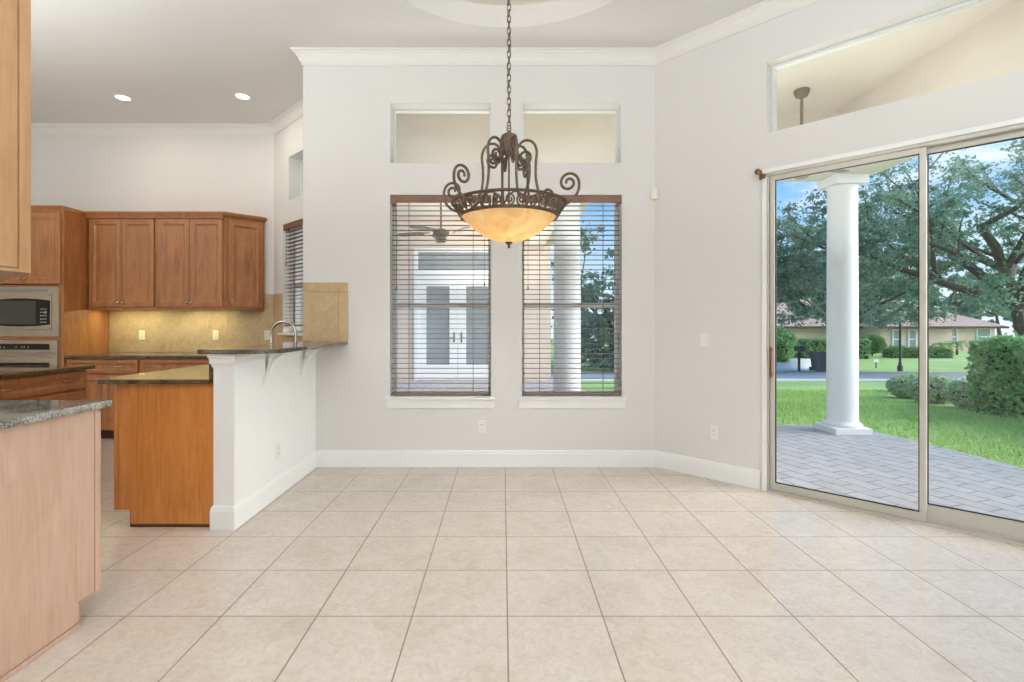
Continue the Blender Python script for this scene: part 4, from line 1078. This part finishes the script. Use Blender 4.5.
for i in range(2):
    x0 = 0.095 + i * (W_ - 0.19) / 2; x1 = x0 + (W_ - 0.19) / 2 - 0.01
    m = MB(); st = 0.19
    m.box(x0, x0 + st, 0, 0.045, 0.01, 2.435); m.box(x1 - st, x1, 0, 0.045, 0.01, 2.435); m.box(x0 + st, x1 - st, 0, 0.045, 0.01, 0.36); m.box(x0 + st, x1 - st, 0, 0.045, 2.19, 2.435)
    lf = m.build('door_leaf', M['doorwhite'], dr)
    MB().box(x0 + st, x1 - st, 0.018, 0.026, 0.36, 2.19).build('leaf_glass', M['doorglass'], lf)
    hx = x1 - 0.08 if i == 0 else x0 + 0.08
    k = MB(); k.box(hx - 0.02, hx + 0.02, -0.006, 0.001, 0.88, 1.12, 0.002); k.tube([(hx, -0.004, 1.0), (hx, -0.05, 1.0), (hx + (-0.1 if i == 0 else 0.1), -0.05, 1.0)], 0.009, 8); k.build('door_handle', M['nickel'], lf)
o = MB().box(-7, 1.6, 0, 4, 3.98, 4.1).build('roof_wing', M['soffit'], loc=(0, 11.5, -0.1)); struct(o, 'roof of the courtyard wing', 'roof')

def ceiling_fan(loc, drop, label):
    t_ = thing('ceiling_fan', label, 'ceiling fan', loc, 0, 'patio ceiling fans')
    MB().lathe([(0.0, -0.001), (0.075, -0.001), (0.078, -0.02), (0.06, -0.07), (0.03, -0.085), (0.0, -0.085)], 0, 0, 24).build('ceiling_canopy', M['fan'], t_)
    MB().tube([(0, 0, -0.08), (0, 0, -drop)], 0.015, 10).build('down_rod', M['fan'], t_)
    MB().lathe([(0, -drop + 0.01), (0.05, -drop), (0.12, -drop - 0.04), (0.125, -drop - 0.10), (0.08, -drop - 0.14), (0.09, -drop - 0.17), (0.06, -drop - 0.22), (0, -drop - 0.235)], 0, 0, 28).build('motor_housing', M['fan'], t_)
    bl = None
    for k in range(5):
        if bl is None:
            m = MB(); m.prism([(0.10, -0.015), (0.20, -0.02), (0.24, -0.06), (0.60, -0.075), (0.66, -0.04), (0.66, 0.04), (0.60, 0.075), (0.24, 0.06), (0.20, 0.02), (0.10, 0.015)], -drop - 0.095, -drop - 0.085, 0.002)
            bl = m.build('blade', M['fan'], t_); o_ = bl
        else:
            o_ = bl.copy(); C.objects.link(o_); o_.parent = t_
        o_.rotation_euler = (R(8), 0, R(72 * k + 10))
    return t_
ceiling_fan((3.20, 5.46, LC), 0.72, 'porch ceiling fan on a rod seen through the transom over the sliding door')
ceiling_fan((-0.94, 7.75, LC), 1.05, 'porch ceiling fan seen through the left blind')

# ------------------------------------------------------------------ plants
def quads(P, size, mat, name, parent, aspect=0.55, loc=None, up=0.0):
    n = len(P)
    d = rng.normal(size=(n, 3)); d[:, 2] = d[:, 2] * 0.7 + up; d /= np.linalg.norm(d, axis=1)[:, None]
    e_ = rng.normal(size=(n, 3)); e_ -= d * (e_ * d).sum(1)[:, None]; e_ /= np.linalg.norm(e_, axis=1)[:, None]
    s = size * rng.uniform(0.6, 1.4, n)[:, None]
    a_, b_ = d * s, e_ * s * aspect
    V = np.stack([P - a_, P + b_, P + a_, P - b_], 1).reshape(-1, 3)
    return mesh_np(name, V, np.arange(4 * n).reshape(-1, 4), mat, parent, loc)
def blob_points(centres, radii, n, shell=0.55):
    k = len(centres); idx = rng.integers(0, k, n)
    d = rng.normal(size=(n, 3)); d /= np.linalg.norm(d, axis=1)[:, None]
    r = (shell + (1 - shell) * rng.random(n)) ** 1.0
    c = np.array(centres)[idx]; rr = np.array(radii)[idx]
    return c + d * (r[:, None] * rr[:, None]) * np.array([1, 1, 0.62])
def tree(loc, height, spread, trunk_r, nleaf, leaf, mat, label, seed, fork=0.28, lean=(0, 0), low=0.3, name='oak_tree', nbr=7, depth=3, droop=0.5):
    rnd = random.Random(seed)
    t_ = thing(name, label, 'tree', loc, 0, None)
    m = MB(); tips = []
    def grow(p, d, length, r, lvl):
        pts = [p]; q = p; dd = d.copy(); n = 4
        for i in range(n):
            dd = (dd + Vector((rnd.uniform(-.22, .22), rnd.uniform(-.22, .22), rnd.uniform(-.10, .16)))).normalized()
            q = q + dd * length / n; pts.append(q)
        m.tube(pts, [r * (1 - 0.5 * i / n) for i in range(n + 1)], 7 if lvl < 2 else 5)
        if lvl >= depth: tips.append(q); tips.append(pts[2]); return
        if lvl >= 1: tips.append(q)
        nb = nbr if lvl == 0 else rnd.choice((3, 3, 4))
        for k in range(nb):
            az = 2 * PI * (k + rnd.uniform(-.3, .3)) / nb
            el = rnd.uniform(0.20, 0.95) if lvl == 0 else rnd.uniform(-0.15, 0.7)
            nd = Vector((math.cos(az) * math.cos(el), math.sin(az) * math.cos(el), math.sin(el)))
            nd = (nd + dd * (0.0 if lvl == 0 else 0.8)).normalized()
            grow(pts[-1] if lvl == 0 or k == 0 else pts[rnd.choice((2, 3, 4))], nd, length * (rnd.uniform(1.25, 1.7) if lvl == 0 else rnd.uniform(0.5, 0.75)), r * 0.42, lvl + 1)
    grow(Vector((0, 0, -0.3)), Vector((lean[0], lean[1], 1)).normalized(), height * fork, trunk_r, 0)
    tp = np.array([tuple(v) for v in tips])
    # fit the branch tips into the crown's width and height
    sc = np.array([spread / np.percentile(np.abs(tp[:, 0]), 96), spread / np.percentile(np.abs(tp[:, 1]), 96), 1.0])
    zmax = np.percentile(tp[:, 2], 97); kz = (height * 0.93) / zmax
    bmesh.ops.scale(m.bm, vec=(1, 1, kz), verts=m.bm.verts)
    z_thr = height * fork
    for v_ in m.bm.verts:
        f = min(1.0, max(0.0, (v_.co.z - z_thr * 0.8) / (height * 0.3)))
        v_.co.x *= 1 + (sc[0] - 1) * f; v_.co.y *= 1 + (sc[1] - 1) * f
    m.build('trunk', M['bark'], t_)
    tp[:, 2] *= kz; f = np.clip((tp[:, 2] - z_thr * 0.8) / (height * 0.3), 0, 1)
    tp[:, 0] *= 1 + (sc[0] - 1) * f; tp[:, 1] *= 1 + (sc[1] - 1) * f
    tp = tp[tp[:, 2] > height * low]
    nd = int(len(tp) * droop)                              # drooping outer sprays below the crown
    az = rng.uniform(0, 2 * PI, nd); rr_ = np.sqrt(rng.uniform(0.12, 1.0, nd))
    tp = np.vstack([tp, np.stack([np.cos(az) * rr_ * spread, np.sin(az) * rr_ * spread, height * (low + rng.random(nd) * 0.32)], 1)])
    rad = rng.uniform(0.035, 0.095, len(tp)) * height
    P = blob_points(tp, rad, nleaf, 0.05)
    P = P[P[:, 2] > height * low * 0.85]
    quads(P, leaf, mat, 'foliage', t_, 0.6)
    return t_

tree((22.6, 21.8, gz(0, 21.8)), 11.0, 6.6, 0.32, 40000, 0.075, M['oak'], 'large spreading oak behind the clipped hedge at the right', 11, fork=0.18, low=0.24, lean=(-0.25, 0.0), droop=0.45)
tree((16.8, 25.5, gz(0, 25.5)), 9.2, 4.4, 0.18, 25000, 0.085, M['oakdark'], 'nearer oak with its trunk behind the patio corner column', 5, fork=0.24, low=0.27, droop=0.7)
tree((24.9, 37, gz(0, 37)), 10.5, 4.6, 0.20, 13000, 0.12, M['oakdark'], 'farther oak behind the patio corner column', 23, fork=0.3, low=0.34)
tree((6.6, 30.0, gz(0, 30)), 8.6, 3.6, 0.24, 18000, 0.13, M['oakdark'], 'tree beyond the street seen through the right blind', 31, fork=0.2, low=0.05, droop=1.6)
for i, (px, Y, h_, sp) in enumerate([(795, 76, 11, 6.5), (862, 94, 12, 7), (935, 80, 11, 7), (1000, 96, 13, 8)]):
    x = (px - VPX) / F_PX * Y
    tree((x, Y, gz(0, Y)), h_, sp, 0.4, 7000, 0.38, M['oakdark'], ['far tree behind the house, left of the patio column', 'far tree behind the house, right of the patio column', 'far tree behind the house roof, right of the mullion', 'far tree behind the big oak at the right'][i], 50 + i, fork=0.3, low=0.2, name='background_tree', depth=2)

def hedge(name, label, loc, sx_, sy_, h_, n, leaf, mat, cat='hedge', wob=0.06, group=None):
    t_ = thing(name, label, cat, loc, 0, group)
    b = bmesh.new(); bmesh.ops.create_cube(b, size=1); bmesh.ops.scale(b, vec=(sx_ - 0.12, sy_ - 0.12, h_ - 0.06), verts=b.verts); bmesh.ops.translate(b, vec=(0, 0, (h_ - 0.06) / 2), verts=b.verts)
    bmesh.ops.subdivide_edges(b, edges=b.edges[:], cuts=4, use_grid_fill=True)
    for v_ in b.verts: v_.co += Vector((rng.normal() * 0.02, rng.normal() * 0.02, rng.normal() * 0.02))
    m = MB(); m.add(b); m.build('branches', M['hedgecore'], t_)
    ar = np.array([sx_ * sy_, sx_ * h_, sx_ * h_, sy_ * h_, sy_ * h_]); cnt = (n * ar / ar.sum()).astype(int); P = []
    for fidx, c_ in enumerate(cnt):
        u_, v_ = rng.random(c_), rng.random(c_); w_ = rng.normal(size=c_) * wob
        if fidx == 0: P.append(np.stack([(u_ - .5) * sx_, (v_ - .5) * sy_, h_ + w_ - 0.03], 1))
        elif fidx < 3: P.append(np.stack([(u_ - .5) * sx_, (1 if fidx == 1 else -1) * sy_ / 2 + w_ * 0.7, v_ * h_], 1))
        else: P.append(np.stack([(1 if fidx == 3 else -1) * sx_ / 2 + w_ * 0.7, (u_ - .5) * sy_, v_ * h_], 1))
    quads(np.vstack(P), leaf, mat, 'foliage', t_, 0.6)
    return t_
def bush(name, label, loc, rx, rz_, n, leaf, mat, trunk=0.0, group=None, cat='shrub', shell=0.75):
    t_ = thing(name, label, cat, loc, 0, group)
    if trunk:
        m = MB(); m.tube([(0, 0, -0.1), (0.02, 0, trunk / 2), (0, 0.02, trunk + rz_ * 0.4)], [0.07, 0.055, 0.05], 8); m.build('trunk', M['bark'], t_)
    m = MB(); m.ball(0, 0, trunk + rz_ * 0.98, rx * 0.78, rz_ / rx); m.build('branches', M['hedgecore'], t_)
    d = rng.normal(size=(n, 3)); d /= np.linalg.norm(d, axis=1)[:, None]; r = shell + (1.05 - shell) * rng.random(n)
    P = d * r[:, None] * np.array([rx, rx, rz_]) + np.array([0, 0, trunk + rz_])
    P = P[P[:, 2] > 0.02]
    quads(P, leaf, mat, 'foliage', t_, 0.6)
    return t_
def at(px, Y): return (px - VPX) / F_PX * Y
hedge('hedge', 'tall clipped box hedge at the right edge of the lawn', (8.02, 5.55, -0.10), 1.2, 5.1, 1.10, 30000, 0.044, M['hedge'])
hedge('hedge', 'clipped hedge across the street beside the trash bin', (at(831, 40), 40, gz(0, 40) - 0.02), 5.0, 1.6, 1.45, 5000, 0.09, M['hedge'], wob=0.08)
hedge('hedge', 'low dark hedge in front of the house across the street', (at(922, 40), 40.5, gz(0, 40) - 0.02), 4.8, 1.0, 0.75, 3500, 0.08, M['bush'], wob=0.08)
for i, (x, y, r_, z_) in enumerate([(9.75, 12.2, 0.34, 0.22), (8.62, 10.75, 0.42, 0.26), (8.22, 9.75, 0.42, 0.27), (8.12, 8.75, 0.40, 0.27)]):
    bush('variegated_shrub', ['low variegated shrub, leftmost, mostly behind the door mullion', 'low pale variegated shrub just right of the door mullion', 'low pale variegated shrub, middle of the bed', 'low pale variegated shrub touching the clipped hedge'][i], (x, y, gz(0, y) - 0.02), r_, z_, 2800, 0.035, M['varieg'], group='variegated shrubs in the bed')
bush('topiary', 'round clipped topiary on a short trunk across the street', (at(872, 42.5), 42.5, gz(0, 42)), 0.95, 0.78, 3500, 0.07, M['bush'], trunk=0.25)
bush('shrub', 'leafy green shrub at the left edge of the patio door view', (at(779, 36), 36, gz(0, 36)), 1.1, 1.2, 2500, 0.12, M['hedge'])
def palm(px, Y, h_, label, n=13):
    t_ = thing('palm_shrub', label, 'palm', (at(px, Y), Y, gz(0, Y)), 0, 'small palms by the house')
    MB().tube([(0, 0, -0.1), (0.03, 0, h_ * 0.5)], [0.10, 0.08], 8).build('trunk', M['bark'], t_)
    for k in range(n):
        a_ = 2 * PI * k / n + rng.uniform(-.2, .2); L_ = h_ * rng.uniform(0.55, 0.75); up = rng.uniform(0.3, 0.9)
        sp = [Vector((math.cos(a_) * L_ * f, math.sin(a_) * L_ * f, h_ * 0.5 + L_ * (up * f - 0.9 * f * f))) for f in np.linspace(0, 1, 9)]
        m = MB(); b = bmesh.new(); sd_ = Vector((-math.sin(a_), math.cos(a_), 0))
        for i in range(8):
            for s_ in (-1, 1):
                w_ = 0.30 * h_ * math.sin(PI * (0.15 + 0.8 * i / 8)) * 0.5
                p = sp[i]; q = sp[i + 1]
                b.faces.new([b.verts.new(p), b.verts.new(p.lerp(q, 0.75)), b.verts.new(p.lerp(q, 0.9) + sd_ * s_ * w_ + Vector((0, 0, -0.25 * w_)))])
        m.add(b); m.build('frond', M['bush'], t_)
palm(897, 43.5, 1.5, 'small palm shrub left of the lamp post')
palm(941, 42.5, 1.9, 'small palm in front of the house, left of its pair')
palm(957, 44.5, 2.0, 'small palm in front of the house, right of its pair')

# ------------------------------------------------------------------ street furniture and the house opposite
t_ = thing('lamp_post', 'dark street lamp post across the street', 'lamp post', (21.35, 27.4, gz(0, 27.4)), 0)
MB().lathe([(0.14, -0.05), (0.14, 0.25), (0.09, 0.35), (0.06, 0.5), (0.05, 2.75), (0.07, 2.80), (0.05, 2.86), (0, 2.86)], 0, 0, 14).build('post', M['darkmetal'], t_)
ln = MB().lathe([(0.10, 2.87), (0.16, 3.22), (0.14, 3.24), (0, 3.24)], 0, 0, 8).build('lantern', M['column'], t_)
MB().lathe([(0.22, 3.245), (0.20, 3.28), (0.08, 3.42), (0.02, 3.46), (0.0, 3.52)], 0, 0, 10).build('lantern_cap', M['darkmetal'], ln)
t_ = thing('mailbox', 'dark mailbox on a post at the driveway across the street', 'mailbox', (at(799, 26.7), 26.7, gz(0, 26.7)), 0)
m = MB(); m.box(-0.05, 0.05, -0.05, 0.05, -0.05, 1.05, 0.005); m.box(-0.04, 0.04, -0.25, 0.05, 1.0, 1.05); m.box(-0.03, 0.45, -0.03, 0.03, 0.72, 0.78) ; m.build('post', M['darkmetal'], t_)
pts = [(-0.14, 1.06), (0.14, 1.06), (0.14, 1.24)] + [(0.14 * math.cos(PI * i / 8), 1.24 + 0.12 * math.sin(PI * i / 8)) for i in range(1, 8)] + [(-0.14, 1.24)]
MB().prism_y(pts, -0.30, 0.22).build('box', M['darkmetal'], t_)
t_ = thing('trash_bin', 'navy wheeled trash bin at the curb beside the column', 'trash bin', (at(820, 26.6), 26.6, gz(0, 26.6)), 0)
m = MB(); b = bmesh.new(); bmesh.ops.create_cube(b, size=1)
for v_ in b.verts:
    k = 0.78 if v_.co.z < 0 else 1.0; v_.co = Vector((v_.co.x * 0.66 * k, v_.co.y * 0.7 * k, 0.06 + (v_.co.z + .5) * 0.92))
m.add(b); m.build('body', M['bin'], t_)
m = MB(); m.box(-0.36, 0.36, -0.40, 0.38, 0.985, 1.05, 0.02); m.build('lid', M['bin'], t_)
for s_ in (-1, 1):
    k = MB(); k.lathe([(0, -0.03), (0.12, -0.03), (0.12, 0.03), (0, 0.03)], 0, 0, 16); bmesh.ops.rotate(k.bm, matrix=Matrix.Rotation(PI / 2, 3, 'Y'), verts=k.bm.verts); bmesh.ops.translate(k.bm, vec=(s_ * 0.30, 0.30, 0.12), verts=k.bm.verts); k.build('wheel', M['darkmetal'], t_)
t_ = thing('yard_sign', 'tiny white yard sign on the lawn across the street', 'sign', (at(876, 31), 31, gz(0, 31)), 0)
MB().box(-0.025, 0.025, -0.02, 0.02, -0.05, 0.40).build('stake', M['darkmetal'], t_)
MB().box(-0.16, 0.16, -0.035, -0.02, 0.36, 0.56, 0.004).build('board', M['column'], t_)

HY = 50.0; hz0 = gz(0, HY)
hs = thing('house', 'beige stucco house with a pinkish tile roof across the street', 'house', (36, HY, hz0), 0)
X = lambda px, Y=HY: at(px, Y) - 36
eave = 2.45
m = MB(); m.box(X(760), X(995), 0, 12, -0.2, eave); m.box(X(858), X(925), -3, 0.0, -0.2, eave); m.build('wall', M['stucco'], hs)
def hip(m, x0, x1, y0, y1, z0, z1, ov=0.7):
    b = bmesh.new(); x0 -= ov; x1 += ov; y0 -= ov; y1 += ov; ins = min((y1 - y0), (x1 - x0)) / 2; ym = (y0 + y1) / 2; xm = (x0 + x1) / 2
    c = [b.verts.new(p) for p in ((x0, y0, z0), (x1, y0, z0), (x1, y1, z0), (x0, y1, z0))]
    if (x1 - x0) > (y1 - y0): r1, r2 = b.verts.new((x0 + ins, ym, z1)), b.verts.new((x1 - ins, ym, z1)); fs = [(c[0], c[1], r2, r1), (c[1], c[2], r2), (c[2], c[3], r1, r2), (c[3], c[0], r1)]
    else: r1, r2 = b.verts.new((xm, y0 + ins, z1)), b.verts.new((xm, y1 - ins, z1)); fs = [(c[0], c[1], r1), (c[1], c[2], r2, r1), (c[2], c[3], r2), (c[3], c[0], r1, r2)]
    for f in fs: b.faces.new(f)
    b.faces.new(c[::-1]); bmesh.ops.recalc_face_normals(b, faces=b.faces); m.add(b)
m = MB(); hip(m, X(760), X(995), 0, 12, eave, eave + 3.1); hip(m, X(858), X(925), -3, 6, eave + 0.01, eave + 2.3)
m.build('roof', M['rooftile'], hs)
m = MB(); m.box(X(760) - 0.7, X(995) + 0.7, -0.72, -0.70, eave - 0.18, eave + 0.03); m.box(X(858) - 0.7, X(925) + 0.7, -3.72, -3.70, eave - 0.18, eave + 0.04); m.build('fascia', M['mulch'], hs)
for px0, px1, z0, z1, yy in ((977, 989, 0.7, 2.2, 0), (944, 956, 0.7, 2.2, 0), (909, 915, 0.5, 2.1, -3), (893, 899, 0.5, 2.1, -3)):
    Yh = HY + yy; a0, a1 = at(px0, Yh) - 36, at(px1, Yh) - 36
    m = MB(); m.box(a0 - 0.12, a0, yy - 0.08, yy, z0 - 0.12, z1 + 0.12); m.box(a1, a1 + 0.12, yy - 0.08, yy, z0 - 0.12, z1 + 0.12); m.box(a0, a1, yy - 0.08, yy, z0 - 0.12, z0); m.box(a0, a1, yy - 0.08, yy, z1, z1 + 0.12); m.box(a0, a1, yy - 0.06, yy, (z0 + z1) / 2 - 0.05, (z0 + z1) / 2 + 0.05)
    wf = m.build('window', M['column'], hs)
    MB().box(a0, a1, yy - 0.03, yy - 0.005, z0, z1).build('pane', M['doorglass'], wf)
